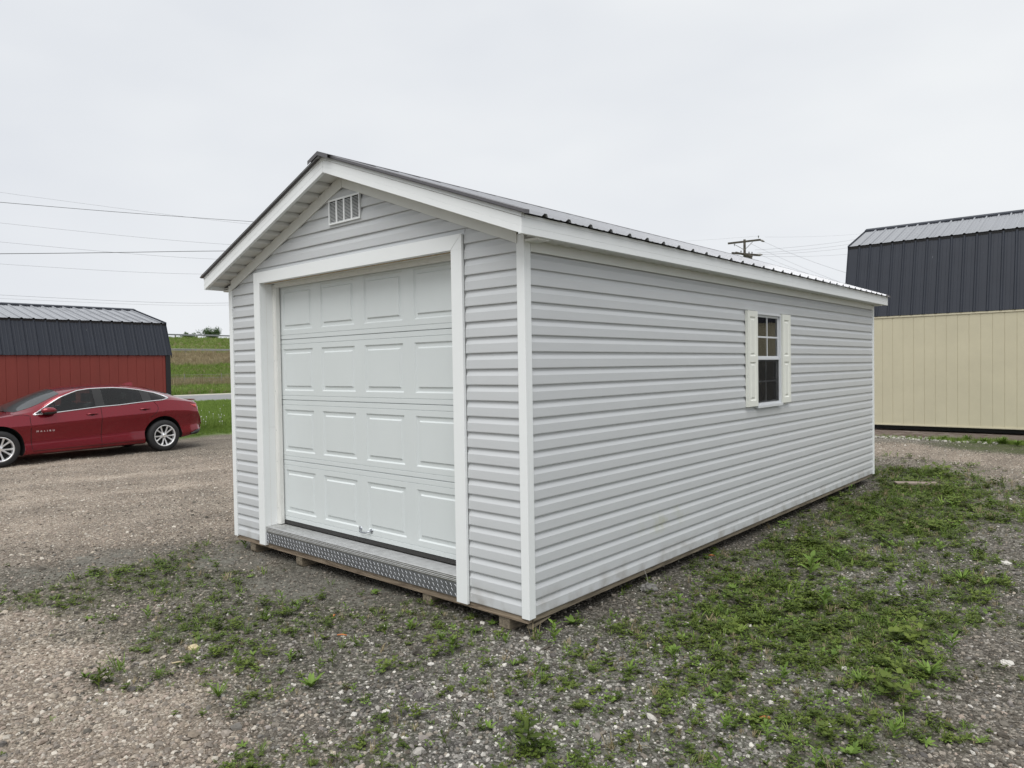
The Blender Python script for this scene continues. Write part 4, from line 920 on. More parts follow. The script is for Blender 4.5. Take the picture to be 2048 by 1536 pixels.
# front and rear screens
def top_patch(ua, ub, ya, yb, off, name, mm):
    m = MB(); n, r = 16, 12; V_ = []
    for i in range(n+1):
        u = ua+(ub-ua)*i/n; hw = ya+(yb-ya)*i/n
        for j in range(r+1):
            y = -hw+2*hw*j/r; uu = u+(.20*(1-(y/hw)**2) if ua > 0 else -.05*(1-(y/hw)**2))*(1-i/n); V_.append((uu, y, top_z(uu, y)+off))
    m.add(V_, [(i*(r+1)+j, i*(r+1)+j+1, (i+1)*(r+1)+j+1, (i+1)*(r+1)+j) for i in range(n) for j in range(r)]); return m.build(name, mm, car, smooth=True)
top_patch(1.20, .40, .70, .60, .004, 'windscreen', 'carglassd'); top_patch(-2.02, -1.36, .58, .52, .004, 'rear_window', 'carglassd')
m = MB(); m.tube([(1.42, -.55, .985), (1.40, .0, 1.0), (1.30, .5, .995)], .012, 6); m.tube([(1.30, .62, .985), (1.22, .2, 1.058)], .009, 6); m.build('wiper', 'blackplastic', car)
m = MB(); m.add([(-1.02, -.03, top_z(-1.02, 0)-.004), (-1.02, .03, top_z(-1.02, 0)-.004), (-1.26, .035, top_z(-1.26, 0)-.006), (-1.26, -.035, top_z(-1.26, 0)-.006), (-1.25, 0, top_z(-1.25, 0)+.062), (-1.20, 0, top_z(-1.2, 0)+.060)], [(0, 1, 5), (1, 2, 4, 5), (2, 3, 4), (3, 0, 5, 4), (0, 3, 2, 1)]); m.build('roof_antenna', 'paint', car)
m = MB(); m.extr([(-2.16, 1.070), (-2.33, 1.066), (-2.35, 1.058), (-2.33, 1.045), (-2.2, 1.04)], (1, 0, 0), (0, 0, 1), (0, -.60, 0), (0, .60, 0)); m.build('boot_spoiler', 'paint', car, bevel=.003)
m = MB(); m.tube([(-2.10, .84, .315), (-2.24, .80, .345), (-2.36, .66, .385), (-2.40, 0, .39), (-2.36, -.66, .385), (-2.24, -.80, .345), (-2.1, -.84, .315)], [.015, .045, .055, .055, .055, .045, .015], 8); m.build('rear_diffuser', 'blackplastic', car, smooth=True)
# wheels
def make_wheel(ax, s):
    root_y = s*(HW-.105); c = (ax, root_y, WR)
    m = MB(); k = 48; tw = .105; R0 = WR; r0 = .222
    m.lathe([(r0, -tw), (r0+.03, -tw-.006), (R0-.03, -tw), (R0-.006, -tw+.02), (R0, -tw+.045), (R0, tw-.045), (R0-.006, tw-.02), (R0-.03, tw), (r0+.03, tw+.006), (r0, tw)], c, (0, s, 0), k, closed=True)
    wh = m.build('wheel', 'tyre', car, smooth=True)
    m = MB(); m.lathe([(r0+.004, tw+.004), (r0-.006, tw+.008), (r0-.016, tw+.002), (r0-.018, tw-.03), (r0-.03, -tw+.03), (r0-.001, -tw)], c, (0, s, 0), k); rm = m.build('rim', 'rim', wh, smooth=True)
    m = MB(); m.lathe([(.0, .035), (.16, .035), (r0-.02, .03), (r0-.02, .02)], c, (0, s, 0), 32); m.build('brake_drum', 'wheelwell', wh)
    m = MB(); yo = root_y+s*(tw-.018)
    def spoke(a, da, r1=.052, r2=.207):
        # split spoke: slim blades in pairs
        a1 = a+da*.45; a2 = a+da*1.15; P0 = np.array([math.cos(a1), math.sin(a1)])*r1; P1 = np.array([math.cos(a2), math.sin(a2)])*r2
        dv_ = P1-P0; dv_ /= np.linalg.norm(dv_); nv = np.array([-dv_[1], dv_[0]]); V_ = []
        for P_, w1, dy in ((P0, .017, -.014), (P0*.45+P1*.55, .0155, -.004), (P1, .021, .004)):
            for q, e in ((-w1, -.012), (-w1*.55, 0), (w1*.55, 0), (w1, -.012)): pp = P_+nv*q; V_.append((ax+pp[0], yo+s*(dy+e), WR+pp[1]))
        return V_, [(i*4+j, i*4+j+1, (i+1)*4+j+1, (i+1)*4+j) for i in range(2) for j in range(3)]
    for i in range(5):
        a = math.pi/2*3+i*2*math.pi/5
        for q in (-1, 1): m.add(*spoke(a, q*.235))
    m.lathe([(.0, .095), (.028, .094), (.034, .088), (.058, .076), (.066, .06)], c, (0, s, 0), 24); m.build('spokes', 'rim', wh, smooth=False)
    m = MB()
    for i in range(5):
        a = math.pi/2+i*2*math.pi/5; m.lathe([(.010, .070), (.008, .088), (0, .089)], (ax+.052*math.cos(a), root_y, WR+.052*math.sin(a)), (0, s, 0), 8)
    m.build('wheel_nuts', 'wheelwell', wh)
    # bow-tie shaped badge on the hub cap
    m = MB(); e = root_y+s*.0965; prof = [(-.020, .003), (-.006, .003), (-.005, .007), (.006, .007), (.006, .003), (.020, .003), (.017, -.003), (.005, -.003), (.005, -.007), (-.006, -.007), (-.006, -.003), (-.017, -.003)]
    m.extr(prof, (1, 0, 0), (0, 0, 1), (ax, e-s*.001, WR), (ax, e+s*.0015, WR)); m.build('hub_badge', 'straw', wh)
for ax in (AXF, AXR):
    for s in (1, -1): make_wheel(ax, s)
# chrome lettering on the front door
def text_mesh(txt, size, extrude, spacing):
    cu = bpy.data.curves.new('lettering', 'FONT'); cu.body = txt; cu.size = size; cu.extrude = extrude; cu.space_character = spacing; cu.align_x = 'CENTER'; cu.align_y = 'CENTER'
    to = bpy.data.objects.new('lettering', cu); S.collection.objects.link(to); bpy.context.view_layer.update()
    me_ = bpy.data.meshes.new_from_object(to.evaluated_get(bpy.context.evaluated_depsgraph_get())); bpy.data.objects.remove(to); me_.materials.clear(); return me_
lm = text_mesh('MALIBU', .044, .004, 2.1)
xs_ = [v.co.x for v in lm.vertices]; scx = .30/(max(xs_)-min(xs_))
for s in (1,):
    me2 = lm
    for v in me2.vertices:
        u = .745-s*v.co.x*scx; z = .604+v.co.y; off = .003+v.co.z; p = on_side(u, z, off, s); v.co = p
    lo = link('door_lettering', me2, 'lettering', car)

# ================================================================== UTILITY POLE AND WIRES
PD = 47.
pt = dp(1489, 479, PD); pb_ = np.array([pt[0], pt[1], GZ])
pole = thing('utility_pole', 'weathered wooden utility pole with two crossarms showing above the garage roof', 'utility pole', tuple(pb_))
def pp_(px, py, dd=0): return dp(px, py, PD+dd)-pb_
m = MB(); m.tube([pp_(1489.5, 479)*[0, 0, 1], pp_(1489.5, 479)*[0, 0, .5], (0, 0, -.1)], [.078, .11, .15], 10); m.build('pole', 'pole', pole, smooth=True)
def arm(a, b2, wdt, name='crossarm'):
    a, b2 = np.array(a), np.array(b2); v = b2-a; L_ = np.linalg.norm(v); d_ = v/L_; up = np.array([0, 0, 1.]); sd_ = np.cross(d_, up); sd_ /= np.linalg.norm(sd_)
    m = MB(); m.obox(a-sd_*wdt/2-up*wdt*.6, v, sd_*wdt, up*wdt*1.2); return m.build(name, 'pole', pole, bevel=.01)
arm(pp_(1456, 487, .4), pp_(1521, 479.5, -.9), .10); arm(pp_(1464, 506, -.6), pp_(1520, 510.5, .3), .10); arm(pp_(1472, 505, .9), pp_(1504, 513, -1.2), .10)
m = MB(); m.tube([pp_(1471, 490, .1), pp_(1489, 500, -.1)], .018, 5); m.tube([pp_(1505, 484, -.6), pp_(1489, 500, -.1)], .018, 5); m.build('brace', 'post', pole)
def insulator(px, py, up=True, dd=0):
    c = pp_(px, py, dd); m = MB(); m.lathe([(.0, .10), (.035, .09), (.05, .06), (.03, .04), (.05, .01), (.02, -.02), (.015, -.08)], c, (0, .001, 1), 10); m.build('insulator', 'galv', pole, smooth=True)
for a in ((1517, 474, 1, -.8), (1482, 504, 1, -.3), (1498, 506, 1, -.1), (1504, 506.5, 1, .1), (1469, 490, 1, .1)): insulator(a[0], a[1], True, a[3])
for a, b2 in (((1521, 480), (1529, 483.5)), ((1516, 509.5), (1525, 509.5))):
    m = MB(); m.tube([pp_(*a, -.5), (pp_(*a, -.5)+pp_(*b2, -.5))/2, pp_(*b2, -.5)], [.05, .07, .03], 8); m.build('insulator', 'post', pole, smooth=True)
m = MB(); m.tube([pp_(1495, 508, -.6), pp_(1499, 520, -.6)], [.16, .20], 12); m.build('transformer_can', 'pole', pole)
def wire(a, b2, sag, r, mm, label, group='overhead wires', n=24, twist=0):
    a, b2 = np.array(a), np.array(b2); pts = []
    for i in range(n+1):
        t = i/n; p = a+(b2-a)*t; p = p-np.array([0, 0, 4*sag*t*(1-t)]); pts.append(p)
    m = MB(); base = pts[0]; m.tube([p-base for p in pts], r, 5)
    if twist:
        for ph in (0, math.pi):
            q = []; K = n*10
            for i in range(K+1):
                t = i/K; p = a+(b2-a)*t-np.array([0, 0, 4*sag*t*(1-t)])-base; q.append(p+np.array([0, .03*math.sin(t*twist+ph), .03*math.cos(t*twist+ph)]))
            m.tube(q, r*.9, 4, caps=False)
    o = m.build('overhead_wire', mm, smooth=True); o.location = base; tag(o, label, 'wire', group); return o
def lw(p, q, D0, D1, sagpx, r, mm, label, tw=0):
    """wire whose visible run in the sky passes p and q (photo pixels)"""
    (x0, y0), (x1, y1) = p, q; sl_ = (y1-y0)/(x1-x0); xa, xb = -260, 1486
    # slope flattens towards the pole as real spans do
    a = dp(xa, y0+(xa-x0)*sl_-2, D0); 
    b2 = dp(x1, y1, D0+(D1-D0)*(x1-xa)/(xb-xa)); return wire2(a, dp(x0, y0, D0+(D1-D0)*(x0-xa)/(xb-xa)), dp((x0+x1)/2, (y0+y1)/2+sagpx, D0+(D1-D0)*((x0+x1)/2-xa)/(xb-xa)), b2, dp(1486, 522, D1), r, mm, label, tw)
def wire2(a, p0, p1, p2, e, r, mm, label, tw=0):
    K = [np.array(v) for v in (a, p0, p1, p2, e)]; L_ = [0]
    for u, v in zip(K[:-1], K[1:]): L_.append(L_[-1]+np.linalg.norm(v-u))
    ts = np.linspace(0, L_[-1], 60); pts = np.stack([np.interp(ts, L_, [k[i] for k in K]) for i in range(3)], 1)
    for _ in range(30): pts[1:-1] = (pts[:-2]+pts[1:-1]*2+pts[2:])/4
    m = MB(); base = pts[0].copy(); m.tube([p-base for p in pts], r, 5)
    o = m.build('overhead_wire', mm, smooth=True); o.location = base; tag(o, label, 'wire', 'overhead wires'); return o
lw((0, 385), (490, 450), 40, 47, 0, .006, 'wiref', 'uppermost thin wire in the sky at the left')
lw((0, 404), (500, 442), 24, 46, 4, .010, 'wire', 'dark wire just below the uppermost one, left of the gable')
lw((0, 446), (455, 492), 40, 47, 1, .007, 'wiref', 'thin wire in the middle of the left sky above the crossing pair')
lw((0, 484), (425, 522), 40, 47, 1, .007, 'wiref', 'thin wire crossing the dark sagging cable at the left')
lw((0, 507), (450, 499), 22, 46, 4, .012, 'wire', 'dark sagging cable that nearly levels out left of the eave')
lw((0, 528), (395, 552), 40, 47, 1, .007, 'wiref', 'thin wire reaching the tip of the left eave')
lw((0, 590), (455, 612), 44, 47, 1, .009, 'wiref', 'upper of the two close wires just above the red barn')
lw((0, 597), (455, 616), 44, 47, 1, .006, 'wiref', 'lower of the two close wires just above the red barn')
def rw(x0, y0, x1, y1, r, label, D1=60):
    a = dp(x0, y0, PD-.5); b2 = dp(x1, y1, D1); b3 = a+(b2-a)*1.6; wire(a, b3, .25, r, 'wiref', label)
for a in ((1530, 474, 1733, 461, .004, 'faint highest wire right of the utility pole'), (1510, 500, 1713, 473, .007, 'wire rising right from the lower crossarm, topmost of four'), (1514, 506, 1710, 481, .007, 'wire rising right from the lower crossarm, second of four'),
          (1525, 509, 1710, 488, .007, 'wire rising right from the lower crossarm tip, third of four'), (1505, 512, 1694, 503, .006, 'wire rising right under the crossarms, lowest of four')): rw(*a)
for a in ((1529, 484, 1694, 538, .007, 'guy wire dropping right from the upper crossarm tip'), (1503, 488, 1690, 560, .006, 'wire dropping right from the upper crossarm brace'), (1526, 512, 1688, 562, .006, 'wire dropping right from the lower crossarm tip')): rw(*a, D1=42)
wire(dp(1240, 486, 60), dp(1517, 472, PD-.5), .1, .004, 'wiref', 'faint wire coming from the left over the garage roof to the pole top')

# ================================================================== GUARDRAILS, FENCE, BUSHES ON THE BANK
def guardrail(x, zrel, y0, y1, label, sp=3.8, th=.31):
    zg = float(ground_h(np.array(x), np.array(20.))); r = thing('guardrail', label, 'guardrail', (x, y0, zg))
    m = MB(); prof = [(0, .45), (.05, .49), (.0, .55), (0, .60), (.05, .66), (0, .72), (-.015, .72), (.03, .66), (-.015, .585), (.03, .49), (-.015, .45)]
    m.extr([(a, b2+zrel) for a, b2 in prof], (1, 0, 0), (0, 0, 1), (.12, 0, 0), (.12, y1-y0, 0)); m.build('rail', 'galv', r)
    y = 1.0
    while y < y1-y0:
        m = MB(); m.box(-.10, .10, y-.09, y+.09, -.3, .70+zrel); m.build('post', 'post', r); y += sp
    return r
guardrail(-94.2, -.05, 20, 75, 'galvanised guardrail halfway up the grass embankment'); guardrail(-124.5, -.12, 28, 100, 'galvanised guardrail along the top of the embankment against the sky')
wf = thing('wire_fence', 'low wire fence in the dark weeds at the foot of the embankment', 'fence', (-65, 15, .3))
zf = lambda y: float(ground_h(np.array(-65.), np.array(y)))
for i, y in enumerate(np.arange(16, 52, 3.6)):
    m = MB(); m.tube([(0, y-15, zf(y)-.3-.2), (0, y-15, zf(y)-.3+1.15)], .035, 6); m.build('post', 'post', wf)
for h in (.45, .75, 1.05):
    m = MB(); m.tube([(0, y-15, zf(y)-.3+h) for y in np.arange(16, 52, 3.6)], .012, 4); m.build('fence_wire', 'post', wf)
def bush(name, label, px, base_d, wpx, toppx, n, seed):
    r = random.Random(seed); c = dp(px, 744, base_d); zb = float(ground_h(np.array(c[0]), np.array(c[1]))); top = dp(px, toppx, base_d)[2]; H = top-zb; Wd_ = wpx/F*base_d
    t = thing(name, label, 'bush', (c[0], c[1], zb)); m = MB(); lf = MB(); tips = []
    for i in range(26):
        a = r.uniform(0, 6.283); l = r.uniform(.5, 1.); e = (math.cos(a)*Wd_/2*l*r.uniform(.3, 1), math.sin(a)*Wd_/2*l*r.uniform(.3, 1), H*r.uniform(.55, 1.02)*(1-.25*l))
        m.tube([(r.uniform(-.2, .2), r.uniform(-.2, .2), -.1), (e[0]*.4, e[1]*.4, e[2]*.5), e], [.05, .03, .01], 4, caps=False); tips.append(np.array(e))
    for i in range(n):
        e = r.choice(tips); q = r.uniform(.25, 1.); p = e*q+np.array([r.gauss(0, .16), r.gauss(0, .16), r.gauss(0, .16)])*Wd_/4.5; s_ = r.uniform(.06, .14)
        if p[2] < 0: continue
        u = np.array([r.gauss(0, 1), r.gauss(0, 1), r.gauss(0, 1)]); u /= np.linalg.norm(u); v = np.cross(u, [r.gauss(0, 1), r.gauss(0, 1), r.gauss(0, 1)]); v /= np.linalg.norm(v)
        lf.add([p-u*s_, p+v*s_*.5, p+u*s_, p-v*s_*.5], [(0, 1, 2, 3)])
    m.build('branches', 'bark', t, fixn=False); lf.build('foliage', 'bushleaf', t, fixn=False, kind='stuff'); return t
bush('round_bush', 'wide leafy bush behind the top guardrail, just left of the garage', 425, 138, 62, 653, 6500, 3)
bush('round_bush', 'small low bush behind the top guardrail, left of the wider bush', 377, 138, 34, 661, 2600, 4)
bush('round_bush', 'tiny sprig of bush between the two larger bushes on the skyline', 392, 140, 8, 668, 350, 5)

# ================================================================== INSTANCED STUFF (gravel, weeds, grass)
def proto_collection(name, objs):
    c = bpy.data.collections.new(name)
    for o in objs:
        for cc_ in list(o.users_collection): cc_.objects.unlink(o)
        c.objects.link(o)
    return c
def scatter(name, pts, rots, scls, coll, nproto, tint=None, kind='stuff'):
    n = len(pts); me_ = bpy.data.meshes.new(name); me_.vertices.add(n); me_.vertices.foreach_set('co', np.asarray(pts, np.float32).ravel())
    a = me_.attributes.new('rot', 'FLOAT_VECTOR', 'POINT'); a.data.foreach_set('vector', np.asarray(rots, np.float32).ravel())
    a = me_.attributes.new('scl', 'FLOAT_VECTOR', 'POINT'); a.data.foreach_set('vector', np.asarray(scls, np.float32).ravel())
    a = me_.attributes.new('pid', 'INT', 'POINT'); a.data.foreach_set('value', rng.integers(0, nproto, n).astype(np.int32))
    if tint is not None:
        a = me_.attributes.new('tint', 'FLOAT_COLOR', 'POINT'); a.data.foreach_set('color', np.concatenate([tint, np.ones((n, 1))], 1).astype(np.float32).ravel())
    o = bpy.data.objects.new(name, me_); S.collection.objects.link(o); o['kind'] = kind
    ng = bpy.data.node_groups.new(name+'_nodes', 'GeometryNodeTree'); ng.interface.new_socket('Geometry', in_out='INPUT', socket_type='NodeSocketGeometry'); ng.interface.new_socket('Geometry', in_out='OUTPUT', socket_type='NodeSocketGeometry')
    gi = ng.nodes.new('NodeGroupInput'); g_o = ng.nodes.new('NodeGroupOutput'); mp_ = ng.nodes.new('GeometryNodeMeshToPoints'); ip = ng.nodes.new('GeometryNodeInstanceOnPoints')
    ci = ng.nodes.new('GeometryNodeCollectionInfo'); ci.inputs['Collection'].default_value = coll; ci.inputs['Separate Children'].default_value = True; ci.inputs['Reset Children'].default_value = True
    def na(nm_, dt_):
        q = ng.nodes.new('GeometryNodeInputNamedAttribute'); q.data_type = dt_; q.inputs['Name'].default_value = nm_; return [s_ for s_ in q.outputs if s_.enabled and s_.name == 'Attribute'][0]
    L = ng.links.new; L(gi.outputs[0], mp_.inputs['Mesh']); L(mp_.outputs[0], ip.inputs['Points']); L(ci.outputs[0], ip.inputs['Instance']); ip.inputs['Pick Instance'].default_value = True
    L(na('pid', 'INT'), ip.inputs['Instance Index']); L(na('scl', 'FLOAT_VECTOR'), ip.inputs['Scale'])
    er_ = ng.nodes.new('FunctionNodeEulerToRotation'); L(na('rot', 'FLOAT_VECTOR'), er_.inputs[0]); L(er_.outputs[0], ip.inputs['Rotation'])
    L(ip.outputs[0], g_o.inputs[0]); md_ = o.modifiers.new('scatter', 'NODES'); md_.node_group = ng; return o
def in_shed(x, y, mg=0): return (x > -Wd-mg) & (x < mg) & (y > -mg) & (y < Ln+mg)
def view_ok(x, y, pad=.06):
    d = np.stack([x-CAM[0], y-CAM[1], np.full_like(x, GZ-CAM[2])], -1); dep = d@W_; sx = (d@R_)/dep; return (dep > 1.) & (np.abs(sx) < 1024/F+pad) & ((d@U_)/dep > -(768/F+pad))
def rand_pts(n, dmin, dmax, power=1.):
    """points in the camera's fan on the ground, by distance"""
    ang = math.atan2(W_[1], W_[0]); a = ang+rng.uniform(-.72, .72, n); u = rng.random(n); r = (dmin**power+(dmax**power-dmin**power)*u)**(1/power)
    x = CAM[0]+np.cos(a)*r; y = CAM[1]+np.sin(a)*r; return x, y
# stones
def tint_mat():
    m = bpy.data.materials.new('gravel_stone'); m.use_nodes = True; t = m.node_tree; b = t.nodes['Principled BSDF']; b.inputs['Roughness'].default_value = .8; b.inputs['Specular IOR Level'].default_value = .3
    a = t.nodes.new('ShaderNodeAttribute'); a.attribute_type = 'INSTANCER'; a.attribute_name = 'tint'; g = t.nodes.new('ShaderNodeNewGeometry'); n = t.nodes.new('ShaderNodeTexNoise'); n.inputs['Scale'].default_value = 60; n.inputs['Detail'].default_value = 4
    t.links.new(g.outputs['Position'], n.inputs['Vector']); mr_ = t.nodes.new('ShaderNodeMapRange'); mr_.inputs[3].default_value = .75; mr_.inputs[4].default_value = 1.25; t.links.new(n.outputs['Fac'], mr_.inputs[0])
    vm = t.nodes.new('ShaderNodeVectorMath'); vm.operation = 'SCALE'; t.links.new(a.outputs['Color'], vm.inputs[0]); t.links.new(mr_.outputs[0], vm.inputs['Scale']); t.links.new(vm.outputs[0], b.inputs['Base Color']); return m
MT['stone'] = tint_mat()
import bmesh
stones = []
for i in range(7):
    b = bmesh.new(); bmesh.ops.create_icosphere(b, subdivisions=1 if i < 5 else 2, radius=1)
    for v in b.verts:
        v.co *= 1+random.uniform(-.28, .22); v.co.z *= .62; v.co.x *= random.uniform(.95, 1.15)
    me_ = bpy.data.meshes.new('pebble'); b.to_mesh(me_); b.free(); me_.materials.append(MT['stone']); o = bpy.data.objects.new('pebble', me_); stones.append(o)
    S.collection.objects.link(o)
SC = proto_collection('pebble_kinds', stones)
x, y = rand_pts(210000, 2.4, 17, 1.05); ok = view_ok(x, y) & ~in_shed(x, y, -.35); x, y = x[ok], y[ok]
cv = cover(x, y); gr = patchy(cv[:, 0], x, y); keep = rng.random(len(x)) > np.clip(gr*.60+.25*cv[:, 0]+cv[:, 3]*.55*(fbm(x, y, 5., 3) > .45), 0, .93); x, y, cv = x[keep], y[keep], cv[keep]
dist = np.hypot(x-CAM[0], y-CAM[1]); n = len(x)
tanp = np.array([(.18, .148, .115), (.29, .24, .19), (.39, .34, .275), (.33, .27, .225), (.24, .21, .18), (.48, .44, .38), (.27, .22, .18), (.15, .13, .11)])
drkp = np.array([(.042, .038, .031), (.07, .064, .054), (.11, .10, .083), (.17, .15, .125), (.055, .047, .036), (.27, .24, .20), (.09, .078, .062), (.12, .115, .105)])
lgtp = np.array([(.09, .085, .08), (.17, .163, .15), (.29, .275, .25), (.44, .42, .385), (.12, .115, .105), (.55, .53, .48), (.22, .20, .185), (.075, .07, .068)])
pick = rng.integers(0, 8, n); rt_ = rng.random(n); rl_ = rng.random(n)
T = np.where((rt_ < cv[:, 1])[:, None], tanp[pick], np.where((rl_ < cv[:, 2]*.8)[:, None], lgtp[pick], drkp[pick]))*rng.uniform(.8, 1.2, (n, 1))
sz = np.exp(rng.normal(math.log(.0068), .42, n))*np.clip(1.02-dist*.012, .85, 1.)*np.where(cv[:, 1] > .5, 1.1, .95)*(1-.3*track(x, y)); sz = np.clip(sz, .003, .030)
T = T*(1+.16*track(x, y)[:, None]); T = T*.86+.14*T.mean(0)
zz = ground_h(x, y)+sz*.15
scatter('gravel_stones', np.stack([x, y, zz], 1), np.stack([rng.normal(0, .35, n), rng.normal(0, .35, n), rng.uniform(0, 6.28, n)], 1), sz[:, None]*rng.uniform(.75, 1.3, (n, 3)), SC, 7, T)
# weed prototypes
def leafpoly(mb, base, d, up, L_, w_, droop=.3, seg=3):
    d = np.array(d, float); d /= np.linalg.norm(d); side = np.cross(d, up); side /= np.linalg.norm(side); up = np.array(up, float); base = np.array(base, float); V_ = []
    ws = [.25, 1., .85, 0.04] if seg == 3 else [.3, .9, .05]; n = len(ws)
    for i, wq in enumerate(ws):
        t = i/(n-1); p = base+d*L_*t+up*(L_*(.35*t-droop*t*t)); V_ += [p-side*w_*wq/2, p+side*w_*wq/2]
    mb.add(V_, [(2*i, 2*i+1, 2*i+3, 2*i+2) for i in range(n-1)])
def proto(fn, mm, name):
    m = MB(); fn(m); o = m.build(name, mm, fixn=False); return o
def clover(m, R=1., n=11, r=random):
    for i in range(n):
        a = r.uniform(0, 6.28); q = r.uniform(.1, 1)*.022*R; c = (math.cos(a)*q, math.sin(a)*q, r.uniform(.004, .018)*R)
        for k in range(3): b_ = a+k*2.09; leafpoly(m, c, (math.cos(b_), math.sin(b_), .25), (0, 0, 1), .0075*R, .0065*R, .2, 2)
def tuft(m, n=12, h=.05, r=random):
    for i in range(n):
        a = r.uniform(0, 6.28); e = r.uniform(.2, .9); leafpoly(m, (r.uniform(-.012, .012), r.uniform(-.012, .012), 0), (math.cos(a)*e, math.sin(a)*e, r.uniform(.6, 1.2)), (0, 0, 1.001), h*r.uniform(.5, 1.1), .0028, .5)
def rosette(m, n=8, L_=.05, w_=.016, lift=.5, r=random):
    for i in range(n):
        a = i*2.4+r.uniform(-.3, .3); leafpoly(m, (0, 0, .003), (math.cos(a), math.sin(a), lift*r.uniform(.3, 1.2)), (0, 0, 1.001), L_*r.uniform(.6, 1.1), w_*r.uniform(.8, 1.2), .35)
def sprout(m, h=.07, r=random):
    m.tube([(0, 0, 0), (.004, .002, h*.5), (.006, -.002, h)], .0014, 3, caps=False)
    for i in range(9):
        a = i*2.4; z = h*(.15+.85*i/9); leafpoly(m, (.003, 0, z), (math.cos(a), math.sin(a), .55), (0, 0, 1.001), .030*(1.1-.05*i), .010, .3)
pr_small = [proto(lambda m: clover(m, 1.0), 'leafb', 'clover_patch'), proto(lambda m: clover(m, 1.4, 14), 'leafb', 'clover_patch'), proto(lambda m: clover(m, 1.8, 16), 'leafb', 'clover_patch'), proto(lambda m: tuft(m, 10, .035), 'leafb', 'grass_tuft'), proto(lambda m: tuft(m, 12, .045), 'lawn', 'grass_tuft'), proto(lambda m: tuft(m, 9, .035), 'dryg', 'dry_tuft'), proto(lambda m: clover(m, 1.2, 9), 'leafa', 'clover_patch'), proto(lambda m: rosette(m, 6, .022, .009), 'leafb', 'seedling')]
pr_big = [proto(lambda m: rosette(m, 8, .042, .010), 'leafa', 'broadleaf'), proto(lambda m: tuft(m, 12, .07), 'dryg', 'dry_tuft'), proto(lambda m: sprout(m, .09), 'leafb', 'sprout'), proto(lambda m: sprout(m, .07), 'leafa', 'sprout'), proto(lambda m: rosette(m, 7, .038, .010, 1.), 'leafa', 'broadleaf'), proto(lambda m: sprout(m, .05), 'leafa', 'sprout'), proto(lambda m: tuft(m, 16, .08), 'leafa', 'grass_tuft')]
C1 = proto_collection('small_weed_kinds', pr_small); C2 = proto_collection('large_weed_kinds', pr_big)
x, y = rand_pts(150000, 2.4, 15, 1.15); ok = view_ok(x, y) & ~in_shed(x, y, -.06); x, y = x[ok], y[ok]; cv = cover(x, y); gr = patchy(cv[:, 0], x, y)
keep = rng.random(len(x)) < np.maximum(gr*.90, np.clip(cv[:, 0]-.06, 0, 1)*.36); x, y = x[keep], y[keep]; n = len(x); dist = np.hypot(x-CAM[0], y-CAM[1]); s_ = np.exp(rng.normal(-.22, .38, n))*np.clip(.75+dist*.06, .8, 1.7)
scatter('ground_cover', np.stack([x, y, ground_h(x, y)], 1), np.stack([rng.normal(0, .15, n), rng.normal(0, .15, n), rng.uniform(0, 6.28, n)], 1), np.repeat(s_[:, None], 3, 1), C1, 8)
x, y = rand_pts(9000, 2.6, 14, 1.2); ok = view_ok(x, y) & ~in_shed(x, y, -.03); x, y = x[ok], y[ok]; cv = cover(x, y); gr = cv[:, 0]*(cv[:, 0] > .09)*np.clip(fbm(x+3, y+8, 3.2, 3)*2.4-.55, 0, 1)
keep = rng.random(len(x)) < gr*.85; x, y = x[keep], y[keep]; n = len(x); s_ = np.exp(rng.normal(-.08, .35, n))
scatter('scattered_weeds', np.stack([x, y, ground_h(x, y)], 1), np.stack([rng.normal(0, .15, n), rng.normal(0, .15, n), rng.uniform(0, 6.28, n)], 1), np.repeat(s_[:, None], 3, 1), C2, 7)
# verge grass between lot and road, and tall weeds on the bank
def blades(m, n, h, w_, spread, r=random):
    for i in range(n):
        a = r.uniform(0, 6.28); leafpoly(m, (r.uniform(-spread, spread), r.uniform(-spread, spread), 0), (math.cos(a)*.35, math.sin(a)*.35, 1), (0, .001, 1), h*r.uniform(.5, 1.1), w_, .25, 2)
C3 = proto_collection('verge_kinds', [proto(lambda m: blades(m, 22, .13, .008, .07), 'lawn', 'verge_tuft'), proto(lambda m: blades(m, 26, .10, .008, .08), 'lawn', 'verge_tuft'), proto(lambda m: blades(m, 18, .17, .008, .06), 'lawn', 'verge_tuft')])
x = rng.uniform(-35.6, -14.9, 60000); y = rng.uniform(2.5, 19, 60000); ok = view_ok(x, y, .01); d_ = np.stack([x-CAM[0], y-CAM[1]], 1); sx = (d_@R_[:2])/(d_@W_[:2]); ok &= (sx > (370-1024)/F) & (sx < (480-1024)/F) & ((-x) > 15.3+rng.random(len(x))*1.6)
x, y = x[ok], y[ok]; n = len(x); s_ = rng.uniform(.6, 1.15, n)*np.where(-x < 17.3, .55, 1)
scatter('verge_grass', np.stack([x, y, ground_h(x, y)], 1), np.stack([np.zeros(n), np.zeros(n), rng.uniform(0, 6.28, n)], 1), np.repeat(s_[:, None], 3, 1), C3, 3)
C4 = proto_collection('dry_weed_kinds', [proto(lambda m: blades(m, 16, 1.0, .02, .3), 'dryg', 'dry_weed'), proto(lambda m: blades(m, 20, .7, .02, .35), 'dryg', 'dry_weed')])
C5 = proto_collection('bank_grass_kinds', [proto(lambda m: blades(m, 20, .45, .03, .35), 'lawn', 'bank_tuft'), proto(lambda m: blades(m, 20, .6, .025, .3), 'lawn', 'bank_tuft'), proto(lambda m: blades(m, 14, .5, .02, .3), 'dryg', 'bank_tuft')])
